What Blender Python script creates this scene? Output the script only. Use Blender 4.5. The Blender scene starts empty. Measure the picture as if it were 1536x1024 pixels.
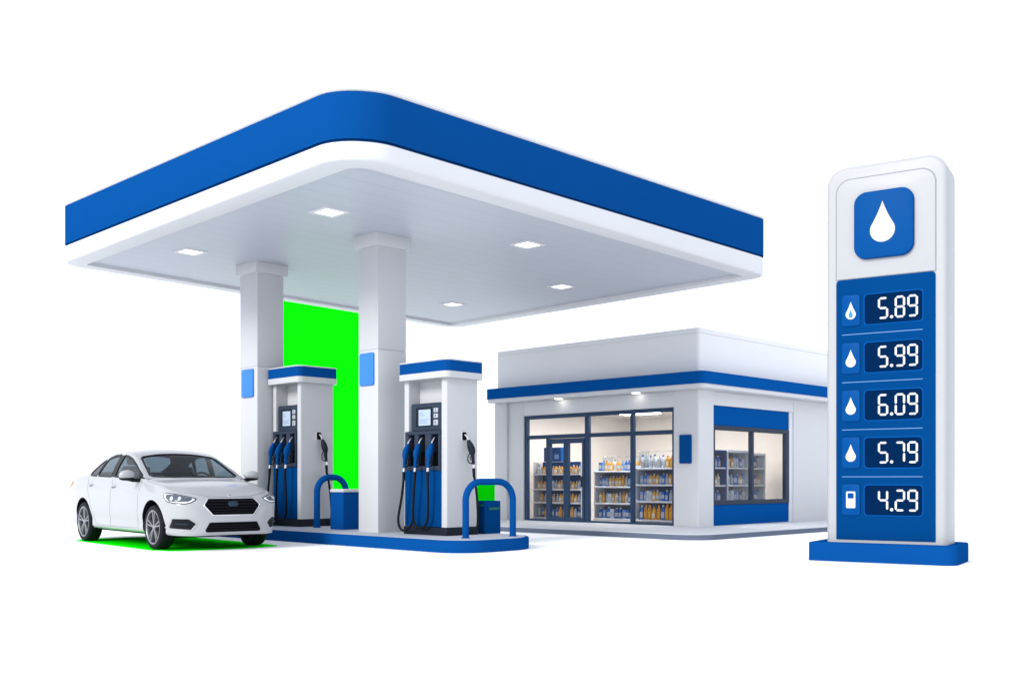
import bpy, bmesh, math, random
import numpy as np
from mathutils import Vector, Matrix
from mathutils.bvhtree import BVHTree

random.seed(7)
PI = math.pi
SC = bpy.context.scene
COL = SC.collection
TH = 0.796                      # the camera looks along (sin TH, cos TH); x and y follow the station's own axes

# ------------------------------------------------------------------ materials
def mat(name, col, rough=0.5, metal=0.0, spec=0.4, var=0.03, scale=6.0, bump=0.0, bscale=60.0, coat=0.0, emit=None, es=0.0):
    m = bpy.data.materials.new(name)
    m.use_nodes = True
    nt = m.node_tree
    b = nt.nodes['Principled BSDF']
    tc = nt.nodes.new('ShaderNodeTexCoord')
    nz = nt.nodes.new('ShaderNodeTexNoise')
    nz.inputs['Scale'].default_value = scale
    nz.inputs['Detail'].default_value = 5.0
    nt.links.new(tc.outputs['Object'], nz.inputs['Vector'])
    mx = nt.nodes.new('ShaderNodeMix'); mx.data_type = 'RGBA'
    c0 = [max(0, c * (1 - var)) for c in col]; c1 = [min(1, c * (1 + var)) for c in col]
    mx.inputs['A'].default_value = (*c0, 1); mx.inputs['B'].default_value = (*c1, 1)
    nt.links.new(nz.outputs['Fac'], mx.inputs['Factor'])
    nt.links.new(mx.outputs['Result'], b.inputs['Base Color'])
    mr = nt.nodes.new('ShaderNodeMapRange')
    mr.inputs['To Min'].default_value = max(0.02, rough - 0.05); mr.inputs['To Max'].default_value = min(1, rough + 0.05)
    nt.links.new(nz.outputs['Fac'], mr.inputs['Value'])
    nt.links.new(mr.outputs['Result'], b.inputs['Roughness'])
    b.inputs['Metallic'].default_value = metal
    b.inputs['Specular IOR Level'].default_value = spec
    b.inputs['Coat Weight'].default_value = coat
    b.inputs['Coat Roughness'].default_value = 0.06
    if bump > 0:
        n2 = nt.nodes.new('ShaderNodeTexNoise'); n2.inputs['Scale'].default_value = bscale; n2.inputs['Detail'].default_value = 3
        nt.links.new(tc.outputs['Object'], n2.inputs['Vector'])
        bp = nt.nodes.new('ShaderNodeBump'); bp.inputs['Strength'].default_value = bump; bp.inputs['Distance'].default_value = 0.01
        nt.links.new(n2.outputs['Fac'], bp.inputs['Height'])
        nt.links.new(bp.outputs['Normal'], b.inputs['Normal'])
    if emit:
        b.inputs['Emission Color'].default_value = (*emit, 1); b.inputs['Emission Strength'].default_value = es
    return m

def glass(name, tint, refl=1.45):
    m = bpy.data.materials.new(name); m.use_nodes = True
    nt = m.node_tree; nt.nodes.clear()
    out = nt.nodes.new('ShaderNodeOutputMaterial')
    tr = nt.nodes.new('ShaderNodeBsdfTransparent'); tr.inputs['Color'].default_value = (*tint, 1)
    gl = nt.nodes.new('ShaderNodeBsdfGlossy'); gl.inputs['Roughness'].default_value = 0.02
    fr = nt.nodes.new('ShaderNodeFresnel'); fr.inputs['IOR'].default_value = refl
    mx = nt.nodes.new('ShaderNodeMixShader')
    ge = nt.nodes.new('ShaderNodeNewGeometry')          # only the outer face of a pane mirrors
    iv = nt.nodes.new('ShaderNodeMath'); iv.operation = 'SUBTRACT'; iv.inputs[0].default_value = 1.0
    mu = nt.nodes.new('ShaderNodeMath'); mu.operation = 'MULTIPLY'
    nt.links.new(ge.outputs['Backfacing'], iv.inputs[1]); nt.links.new(iv.outputs[0], mu.inputs[0]); nt.links.new(fr.outputs['Fac'], mu.inputs[1])
    nt.links.new(mu.outputs[0], mx.inputs['Fac'])
    nt.links.new(tr.outputs['BSDF'], mx.inputs[1]); nt.links.new(gl.outputs['BSDF'], mx.inputs[2])
    nt.links.new(mx.outputs['Shader'], out.inputs['Surface'])
    return m

def seamed(name, col, axis, pitch, width, dark, rough=0.5):
    """painted metal planks: a shallow joint every `pitch` metres along one object axis"""
    m = mat(name, col, rough, var=0.03, scale=1.2)
    nt = m.node_tree; b = nt.nodes['Principled BSDF']
    tc = nt.nodes.new('ShaderNodeTexCoord'); sp = nt.nodes.new('ShaderNodeSeparateXYZ')
    nt.links.new(tc.outputs['Object'], sp.inputs['Vector'])
    d = nt.nodes.new('ShaderNodeMath'); d.operation = 'DIVIDE'; d.inputs[1].default_value = pitch
    nt.links.new(sp.outputs[axis], d.inputs[0])
    f = nt.nodes.new('ShaderNodeMath'); f.operation = 'FRACT'; nt.links.new(d.outputs[0], f.inputs[0])
    lt = nt.nodes.new('ShaderNodeMath'); lt.operation = 'LESS_THAN'; lt.inputs[1].default_value = width / pitch
    nt.links.new(f.outputs[0], lt.inputs[0])
    mx = nt.nodes.new('ShaderNodeMix'); mx.data_type = 'RGBA'
    old = b.inputs['Base Color'].links[0].from_socket
    nt.links.new(old, mx.inputs['A']); mx.inputs['B'].default_value = (*[c * dark for c in col], 1)
    nt.links.new(lt.outputs[0], mx.inputs['Factor']); nt.links.new(mx.outputs['Result'], b.inputs['Base Color'])
    return m

WHITE = (0.475, 0.482, 0.497)
M = {}
M['white'] = mat('white_paint', WHITE, 0.45, var=0.02, scale=2.0, bump=0.02, bscale=180)
M['white_gloss'] = mat('white_gloss', (0.46, 0.467, 0.482), 0.35, var=0.006, spec=0.25)
M['parapet'] = mat('parapet_lightened', (0.70, 0.705, 0.715), 0.6, var=0.02, scale=1.5, spec=0.2)  # store white made lighter in colour to offset the canopy's shade
M['store_white'] = mat('store_render', (0.57, 0.575, 0.59), 0.6, var=0.02, scale=1.5, spec=0.2, bump=0.04, bscale=150)
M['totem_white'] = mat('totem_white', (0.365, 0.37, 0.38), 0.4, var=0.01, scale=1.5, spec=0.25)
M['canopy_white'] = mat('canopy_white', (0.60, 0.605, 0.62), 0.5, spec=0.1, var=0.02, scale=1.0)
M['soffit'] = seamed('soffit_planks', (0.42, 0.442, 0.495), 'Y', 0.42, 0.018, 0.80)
M['blue'] = mat('blue_paint', (0.0025, 0.056, 0.222), 0.42, var=0.04, scale=1.5, spec=0.0, bump=0.012, bscale=90)
M['store_blue'] = mat('store_blue', (0.0025, 0.072, 0.285), 0.45, var=0.04, scale=1.5, spec=0.0)
M['blue_panel'] = mat('blue_panel', (0.0012, 0.041, 0.158), 0.5, var=0.04, scale=2.5, spec=0.0, bump=0.015, bscale=120)
M['navy_shade'] = mat('navy_shade', (0.001, 0.022, 0.09), 0.5, spec=0.0)  # dark colour that paints the shade below the canopy's blue band
M['blue_light'] = mat('light_blue_plaque', (0.04, 0.19, 0.58), 0.45, var=0.02, spec=0.1)
M['blue_tile'] = mat('blue_tile', (0.0015, 0.056, 0.215), 0.4, var=0.04, spec=0.02)
M['navy'] = mat('navy_screen', (0.001, 0.013, 0.052), 0.4, var=0.06, spec=0.0)
M['slate'] = mat('slate_plastic', (0.022, 0.033, 0.056), 0.45, var=0.06, scale=12, spec=0.12)
M['slate_frame'] = mat('slate_frame', (0.024, 0.050, 0.102), 0.45, var=0.06, scale=5, spec=0.12)
M['dark'] = mat('dark_plinth', (0.007, 0.011, 0.02), 0.5, var=0.1, scale=8, spec=0.12)
M['black'] = mat('black_rubber', (0.005, 0.006, 0.009), 0.6, var=0.15, scale=20, spec=0.12)
M['hole'] = mat('black_recess', (0.002, 0.002, 0.003), 0.8, var=0.1, spec=0.05)
M['steel'] = mat('brushed_steel', (0.60, 0.60, 0.62), 0.28, metal=1.0, var=0.05, scale=40)
M['screen'] = mat('lit_screen', (0.33, 0.40, 0.50), 0.3, var=0.03, spec=0.2, emit=(0.62, 0.72, 0.86), es=0.08)
M['screen_ink'] = mat('screen_ink', (0.12, 0.19, 0.31), 0.4)
M['button'] = mat('pale_button', (0.42, 0.44, 0.47), 0.5, var=0.05)
M['paving'] = mat('grey_paving', (0.46, 0.48, 0.52), 0.75, spec=0.15, var=0.08, scale=3.0, bump=0.15, bscale=60)
M['island_top'] = mat('island_concrete', (0.40, 0.42, 0.47), 0.7, spec=0.15, var=0.06, scale=4.0, bump=0.1, bscale=70)
M['kerb_grey'] = mat('kerb_grey', (0.10, 0.125, 0.175), 0.75, spec=0.1, var=0.08, scale=3.0, bump=0.1, bscale=60)
M['ground'] = mat('white_ground', (0.93, 0.935, 0.94), 0.8, var=0.006, scale=0.3, spec=0.1)
M['green'] = mat('green_board', (0.003, 0.86, 0.003), 0.9, var=0.01, spec=0.0)
M['green_dk'] = mat('green_slot', (0.004, 0.10, 0.06), 0.6, var=0.1, spec=0.2)
M['lamp'] = mat('lamp_diffuser', (0.9, 0.9, 0.9), 0.5, emit=(1.0, 0.985, 0.95), es=2.6)
M['downlight'] = mat('downlight', (0.9, 0.9, 0.9), 0.5, emit=(1.0, 0.93, 0.82), es=7.0)
M['warm_lamp'] = mat('warm_lamp', (0.9, 0.9, 0.9), 0.5, emit=(1.0, 0.92, 0.81), es=30.0)
M['digit'] = mat('lit_digit', (0.50, 0.52, 0.55), 0.5, emit=(1, 1, 1), es=0.15)
M['room'] = mat('warm_room_paint', (0.70, 0.675, 0.645), 0.7, var=0.03, scale=1.0)
M['room_ceiling'] = mat('room_ceiling', (0.66, 0.64, 0.62), 0.7, var=0.02)
M['room_floor'] = mat('room_floor', (0.45, 0.44, 0.44), 0.35, var=0.05)
M['shelf_metal'] = mat('shelf_metal', (0.60, 0.62, 0.66), 0.4, var=0.04)
M['shelf_back'] = mat('shelf_back', (0.11, 0.14, 0.20), 0.5, var=0.05)
M['shop_glass'] = glass('shop_glass', (0.93, 0.94, 0.96), 1.30)
M['case_glass'] = glass('case_glass', (0.90, 0.93, 0.96), 1.3)
M['yellow'] = mat('yellow_plastic', (0.60, 0.30, 0.025), 0.4, var=0.12, scale=14)
M['amber'] = mat('amber_plastic', (0.48, 0.20, 0.014), 0.4, var=0.15, scale=14)
M['cream'] = mat('cream_plastic', (0.70, 0.60, 0.42), 0.45, var=0.06)
M['bwhite'] = mat('white_bottle', (0.50, 0.53, 0.57), 0.4, var=0.05)
M['bgrey'] = mat('grey_bottle', (0.33, 0.37, 0.44), 0.4, var=0.08)
M['bblue'] = mat('blue_bottle', (0.015, 0.10, 0.36), 0.4, var=0.1, scale=12)
M['bpale'] = mat('pale_blue_bottle', (0.13, 0.26, 0.50), 0.4, var=0.08)
M['label'] = mat('bottle_label', (0.40, 0.42, 0.45), 0.6, var=0.25, scale=30)
M['car'] = mat('white_car_paint', (0.36, 0.365, 0.378), 0.22, var=0.006, spec=0.25, coat=0.3)
M['car_glass'] = glass('tinted_glass', (0.30, 0.37, 0.40), 1.5)
M['car_trim'] = mat('black_trim', (0.005, 0.006, 0.009), 0.35, var=0.05, spec=0.14)
M['car_dark'] = mat('car_interior', (0.02, 0.026, 0.036), 0.8, var=0.1, spec=0.1)
M['groove'] = mat('panel_groove', (0.20, 0.21, 0.24), 0.6)
M['seam'] = mat('panel_gap', (0.20, 0.215, 0.25), 0.6)
M['chrome'] = mat('chrome', (0.75, 0.76, 0.78), 0.12, metal=1.0, var=0.02)
M['alloy'] = mat('alloy_rim', (0.30, 0.305, 0.32), 0.3, metal=0.85, var=0.03)
M['head'] = mat('headlight_inner', (0.075, 0.09, 0.12), 0.15, spec=0.3, metal=0.0, var=0.25, scale=20)
M['lens'] = mat('headlight_drl', (0.86, 0.88, 0.92), 0.2, var=0.03)
M['tail'] = mat('amber_tail_lens', (0.42, 0.20, 0.05), 0.2, var=0.15, scale=20)

# ------------------------------------------------------------------ mesh helpers
def nb(): return bmesh.new()

def box(bm, a, b, bev=0.0, seg=2, mi=0):
    x0, y0, z0 = [min(p, q) for p, q in zip(a, b)]; x1, y1, z1 = [max(p, q) for p, q in zip(a, b)]
    t = bmesh.new()
    v = [t.verts.new(p) for p in ((x0,y0,z0),(x1,y0,z0),(x1,y1,z0),(x0,y1,z0),(x0,y0,z1),(x1,y0,z1),(x1,y1,z1),(x0,y1,z1))]
    for f in ((3,2,1,0),(4,5,6,7),(0,1,5,4),(1,2,6,5),(2,3,7,6),(3,0,4,7)): t.faces.new([v[i] for i in f])
    if bev > 0:
        bev = min(bev, 0.45 * min(x1-x0, y1-y0, z1-z0))
        bmesh.ops.bevel(t, geom=t.edges[:], offset=bev, segments=seg, profile=0.5, affect='EDGES')
    merge(bm, t, mi)

def merge(bm, t, mi=0, mtx=None):
    if mtx is not None: bmesh.ops.transform(t, matrix=mtx, verts=t.verts[:])
    vm = {v: bm.verts.new(v.co) for v in t.verts}
    for f in t.faces:
        try:
            nf = bm.faces.new([vm[v] for v in f.verts]); nf.material_index = mi if mi else f.material_index; nf.smooth = f.smooth
        except ValueError: pass
    t.free()

def tube(bm, pts, r, n=10, cap=True, mi=0):
    pts = [Vector(p) for p in pts]; rs = r if isinstance(r, (list, tuple)) else [r] * len(pts)
    t0 = (pts[1] - pts[0]).normalized()
    up = Vector((0,0,1)) if abs(t0.z) < 0.9 else Vector((1,0,0))
    nrm = (up - t0 * up.dot(t0)).normalized()
    rings = []
    for i, p in enumerate(pts):
        t = (pts[min(i+1, len(pts)-1)] - pts[max(i-1, 0)]).normalized()
        nrm = (nrm - t * nrm.dot(t)).normalized(); bi = t.cross(nrm)
        rings.append([bm.verts.new(p + (nrm * math.cos(2*PI*k/n) + bi * math.sin(2*PI*k/n)) * rs[i]) for k in range(n)])
    for a, b in zip(rings, rings[1:]):
        for k in range(n):
            f = bm.faces.new((a[k], a[(k+1)%n], b[(k+1)%n], b[k])); f.smooth = True; f.material_index = mi
    if cap:
        f = bm.faces.new(rings[0][::-1]); f.material_index = mi
        f = bm.faces.new(rings[-1]); f.material_index = mi

def smooth_path(pts, n=8):
    P = [Vector(p) for p in pts]; out = []
    for i in range(len(P)-1):
        p0 = P[i-1] if i else P[0]*2 - P[1]; p1, p2 = P[i], P[i+1]; p3 = P[i+2] if i+2 < len(P) else P[-1]*2 - P[-2]
        for k in range(n):
            t = k/n
            out.append(0.5*((2*p1)+(p2-p0)*t+(2*p0-5*p1+4*p2-p3)*t*t+(3*p1-p0-3*p2+p3)*t**3))
    out.append(P[-1]); return out

def rounded(poly, rad, n=8):
    """round the corners of a CCW polygon; rad one number or one per corner"""
    out = []; k = len(poly)
    for i in range(k):
        p = Vector(poly[i]); a = Vector(poly[i-1]); b = Vector(poly[(i+1) % k])
        r = rad[i] if isinstance(rad, (list, tuple)) else rad
        if r <= 0: out.append((p.x, p.y)); continue
        da = (a-p).normalized(); db = (b-p).normalized()
        ang = da.angle(db); tl = min(r/math.tan(ang/2), 0.49*min((a-p).length, (b-p).length)); r2 = tl*math.tan(ang/2)
        c = p + (da+db).normalized() * (r2/math.sin(ang/2))
        s = p + da*tl; e = p + db*tl
        a0 = math.atan2(s.y-c.y, s.x-c.x); a1 = math.atan2(e.y-c.y, e.x-c.x)
        d = (a1-a0 + PI) % (2*PI) - PI
        for j in range(n+1):
            t = a0 + d*j/n; out.append((c.x + r2*math.cos(t), c.y + r2*math.sin(t)))
    return out

def rect(x0, y0, x1, y1): return [(x0,y0),(x1,y0),(x1,y1),(x0,y1)]

def inset(poly, d):
    """move a CCW outline inwards by d (outwards when negative)"""
    k = len(poly); out = []
    for i in range(k):
        p = Vector(poly[i]); a = Vector(poly[i-1]); b = Vector(poly[(i+1) % k])
        e1 = (p-a); e2 = (b-p)
        if e1.length < 1e-7: e1 = e2
        if e2.length < 1e-7: e2 = e1
        e1 = e1.normalized(); e2 = e2.normalized()
        n1 = Vector((-e1.y, e1.x)); n2 = Vector((-e2.y, e2.x)); m = n1 + n2
        if m.length < 1e-6: m = n1
        m.normalize(); q = p + m * (d / max(0.35, m.dot(n1))); out.append((q.x, q.y))
    return out

def slab(bm, poly, d0, d1, put, bev=0.0, seg=3, mi=0, back=True, smooth=False):
    """extrude a CCW outline from depth d0 to d1 (d1 = the shown side) with a rounded front edge; put(a, b, d) -> xyz"""
    sgn = 1 if d1 > d0 else -1
    levels = [(0.0, d0)]
    if bev > 0:
        for j in range(seg+1):
            t = j/seg*PI/2
            levels.append((bev*(1-math.cos(t)), d1 - sgn*bev*(1-math.sin(t))))
    else: levels.append((0.0, d1))
    rings = []
    for ins, d in levels:
        pl = inset(poly, ins) if ins > 0 else poly
        rings.append([bm.verts.new(put(x, y, d)) for x, y in pl])
    k = len(poly)
    for li, (a, b) in enumerate(zip(rings, rings[1:])):
        for i in range(k):
            f = bm.faces.new((a[i], a[(i+1)%k], b[(i+1)%k], b[i])); f.material_index = mi
            f.smooth = smooth or li > 0
    f = bm.faces.new(rings[-1]); f.material_index = mi
    if back: f = bm.faces.new(rings[0][::-1]); f.material_index = mi

def lathe(bm, prof, n=24, mtx=None, mi=0):
    t = bmesh.new(); rings = []
    for r, z in prof:
        if r < 1e-6: rings.append([t.verts.new((0,0,z))])
        else: rings.append([t.verts.new((r*math.cos(2*PI*k/n), r*math.sin(2*PI*k/n), z)) for k in range(n)])
    for a, b in zip(rings, rings[1:]):
        for k in range(n):
            q = [a[k % len(a)], a[(k+1) % len(a)], b[(k+1) % len(b)], b[k % len(b)]]
            u = []
            for v in q:
                if v not in u: u.append(v)
            if len(u) > 2: f = t.faces.new(u); f.smooth = True
    merge(bm, t, mi, mtx)

def obj(name, bm, m, parent=None, sharp=35.0, fix=True):
    if fix: bmesh.ops.recalc_face_normals(bm, faces=bm.faces[:])
    ca = math.radians(sharp)
    for f in bm.faces: f.smooth = True
    for e in bm.edges:
        if len(e.link_faces) == 2 and e.calc_face_angle(0) > ca: e.smooth = False
    me = bpy.data.meshes.new(name); bm.to_mesh(me); bm.free()
    for x in (m if isinstance(m, (list, tuple)) else [m]): me.materials.append(x)
    o = bpy.data.objects.new(name, me); COL.objects.link(o)
    if parent is not None: o.parent = parent
    return o

def thing(name, label, cat, loc=(0,0,0), rot=0.0, group=None):
    o = bpy.data.objects.new(name, None); COL.objects.link(o); o.empty_display_size = 0.2
    o.location = loc; o.rotation_euler = (0,0,rot); o['label'] = label; o['category'] = cat
    if group: o['group'] = group
    return o

def tag(o, label, cat, group=None):
    o['label'] = label; o['category'] = cat
    if group: o['group'] = group
    return o

def struct(o, kind='structure', label=None, cat=None):
    o['kind'] = kind
    if label: o['label'] = label; o['category'] = cat
    return o

def copy_tree(o, parent=None):
    c = o.copy(); COL.objects.link(c)
    if parent is not None: c.parent = parent; c.matrix_parent_inverse = o.matrix_parent_inverse.copy()
    for ch in list(o.children): copy_tree(ch, c)
    return c

def shift(bm, d):
    bmesh.ops.translate(bm, vec=Vector(d), verts=bm.verts[:]); return bm

FX = lambda off: (lambda a, b, d: (d, a, b))       # helpers that place an outline on a wall
put_z = lambda a, b, d: (a, b, d)
put_negx = lambda a, b, d: (d, -a, b)              # outline axes (-y, z): seen from -x, CCW kept
put_negy = lambda a, b, d: (a, d, b)               # outline axes (x, z): seen from -y

def on_negx(bm, y0, y1, z0, z1, d0, d1, rad=0.0, bev=0.0, mi=0):
    """panel facing -x that spans y0..y1, z0..z1, from x=d0 (back) to x=d1 (front)"""
    p = rect(-max(y0,y1), z0, -min(y0,y1), z1)
    if rad: p = rounded(p, rad, 5)
    slab(bm, p, d0, d1, put_negx, bev, mi=mi)
def on_negy(bm, x0, x1, z0, z1, d0, d1, rad=0.0, bev=0.0, mi=0):
    p = rect(x0, z0, x1, z1)
    if rad: p = rounded(p, rad, 5)
    slab(bm, p, d0, d1, put_negy, bev, mi=mi)

# ------------------------------------------------------------------ ground
bm = nb(); s = 600
vs = [bm.verts.new(p) for p in ((-s,-s,0),(s,-s,0),(s,s,0),(-s,s,0))]; bm.faces.new(vs)
struct(obj('ground', bm, M['ground']), label='flat white ground under the whole fuel station', cat='ground')

# ------------------------------------------------------------------ canopy
CB = [(7.126, 9.574), (17.011, 9.956), (18.28, 20.05), (7.715, 19.19)]      # CCW F R B L
ZT = [5.553, 5.784, 6.185, 5.968]; ZM = [4.962, 5.072, 5.355, 5.239]; ZB = 4.75   # the roof falls 0.2 m to the front for drainage
C0 = Vector((11.5, 14.0, 0))
canopy = thing('fuel_canopy', 'large white canopy roof with wide blue band on two square white columns', 'canopy', C0)
def bil(zs, x, y):
    s_ = min(1, max(0, (x-7.2)/9.9)); t_ = min(1, max(0, (y-9.7)/9.6))
    return (zs[0]*(1-s_)+zs[1]*s_)*(1-t_) + (zs[3]*(1-s_)+zs[2]*s_)*t_
OUT = rounded(CB, [0.62, 0.45, 0.5, 0.50], 14)
def ring_strip(bm, levels, closed_top=False, closed_bot=False):
    rings = []
    for ins, zf in levels:
        pl = inset(OUT, ins) if ins else OUT
        rings.append([bm.verts.new((x-C0.x, y-C0.y, zf(x, y) if callable(zf) else zf)) for x, y in pl])
    k = len(OUT)
    for a, b in zip(rings, rings[1:]):
        for i in range(k): bm.faces.new((a[i], a[(i+1)%k], b[(i+1)%k], b[i]))
    if closed_bot: bm.faces.new(rings[0][::-1])
    if closed_top: bm.faces.new(rings[-1])
zt = lambda d: (lambda x, y: bil(ZT, x, y)+d)
zb = lambda d: (lambda x, y: ZB+0.2*(y-9.7)/9.6+d)
zm = lambda d: (lambda x, y: bil(ZM, x, y)+d)
bm = nb(); ring_strip(bm, [(0.06, zm(0.06)), (0.004, zm(0.033)), (0.0, zm(0.04)), (0.0, zt(-0.012)), (0.012, zt(0))])
obj('fascia_band', bm, M['blue'], canopy)
bm = nb(); ring_strip(bm, [(0.05, zm(0.0)), (0.016, zm(0.001)), (0.016, zm(0.034)), (0.05, zm(0.036))]); obj('shadow_line', bm, M['navy_shade'], canopy)  # solid dark ring, colours in the shadow line under the blue band
bm = nb(); ring_strip(bm, [(0.012, zt(-0.004)), (0.0, zt(0.004)), (-0.012, zt(0.012)), (-0.012, zt(0.04)), (0.0, zt(0.05)), (0.25, zt(0.05)), (0.3, zt(-0.1))], closed_top=True)
obj('roof', bm, M['canopy_white'], canopy)
bm = nb(); ring_strip(bm, [(0.06, zm(0.04)), (0.012, zm(0.0)), (0.012, zb(0.05)), (0.019, zb(0.022)), (0.035, zb(0.006)), (0.06, zb(0)), (0.36, zb(0)), (0.375, zb(0.004)), (0.38, zb(0.085))])
obj('rim', bm, M['canopy_white'], canopy)
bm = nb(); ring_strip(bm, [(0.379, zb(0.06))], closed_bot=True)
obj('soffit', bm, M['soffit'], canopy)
bm = nb()
for (x0, y0, x1, y1), (pl, pr, pz0, pz1), sz in (((10.106, 12.834, 10.68, 13.335), (12.92, 13.28, 2.50, 3.013), 3.06),
                                        ((10.129, 16.36, 10.684, 16.95), (16.47, 16.86, 2.513, 3.026), 3.06)):
    bm = nb()
    P = lambda z0, z1, g=0.0: box(bm, (x0+g-C0.x, y0+g-C0.y, z0), (x1-g-C0.x, y1-g-C0.y, z1), 0.012)
    P(0.15, sz-0.004); P(sz-0.006, sz+0.006, 0.006); zs_c = zb(0.06)(0, (y0+y1)/2); P(sz+0.004, zs_c-0.02)
    col = obj('column', bm, M['white'], canopy)
    bm = nb(); g = 0.06
    box(bm, (x0-g-C0.x, y0-g-C0.y, zs_c-0.20), (x1+g-C0.x, y1+g-C0.y, zs_c+0.008), 0.012)
    obj('column_cap', bm, M['white'], col)
    bm = nb(); on_negx(bm, pl-C0.y, pr-C0.y, pz0, pz1, x0-C0.x+0.005, x0-C0.x-0.03, 0.035, 0.008)
    obj('plaque', bm, M['blue_light'], col)
for x, y in ((8.88, 16.47), (8.796, 12.293), (12.24, 11.63), (15.54, 13.82), (15.71, 17.25)):
    bm = nb(); z = zb(0.06)(x, y); h = 0.155; w = 0.065
    for a in (( -h-w, -h-w, h+w, -h), (-h-w, h, h+w, h+w), (-h-w, -h, -h, h), (h, -h, h+w, h)):
        box(bm, (x+a[0]-C0.x, y+a[1]-C0.y, z-0.016), (x+a[2]-C0.x, y+a[3]-C0.y, z+0.03), 0.003, 1)
    fr = obj('ceiling_light', bm, M['canopy_white'], canopy)
    bm = nb(); box(bm, (x-h+0.002-C0.x, y-h+0.002-C0.y, z-0.010), (x+h-0.002-C0.x, y+h-0.002-C0.y, z+0.02))
    obj('diffuser', bm, M['lamp'], fr)

# ------------------------------------------------------------------ pump island
island = thing('pump_island', 'raised pump island with bright blue kerb and grey concrete top', 'island', (10.5, 14.5, 0))
io = rounded(rect(9.5-10.5, 10.27-14.5, 11.40-10.5, 19.6-14.5), [0.5, 1.22, 0.6, 0.5], 14)
bm = nb(); slab(bm, io, -0.03, 0.172, put_z, 0.02); obj('kerb', bm, M['blue'], island)
bm = nb(); slab(bm, inset(io, 0.055), 0.10, 0.178, put_z, 0.004, 1); obj('island_top', bm, M['island_top'], island)

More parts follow.
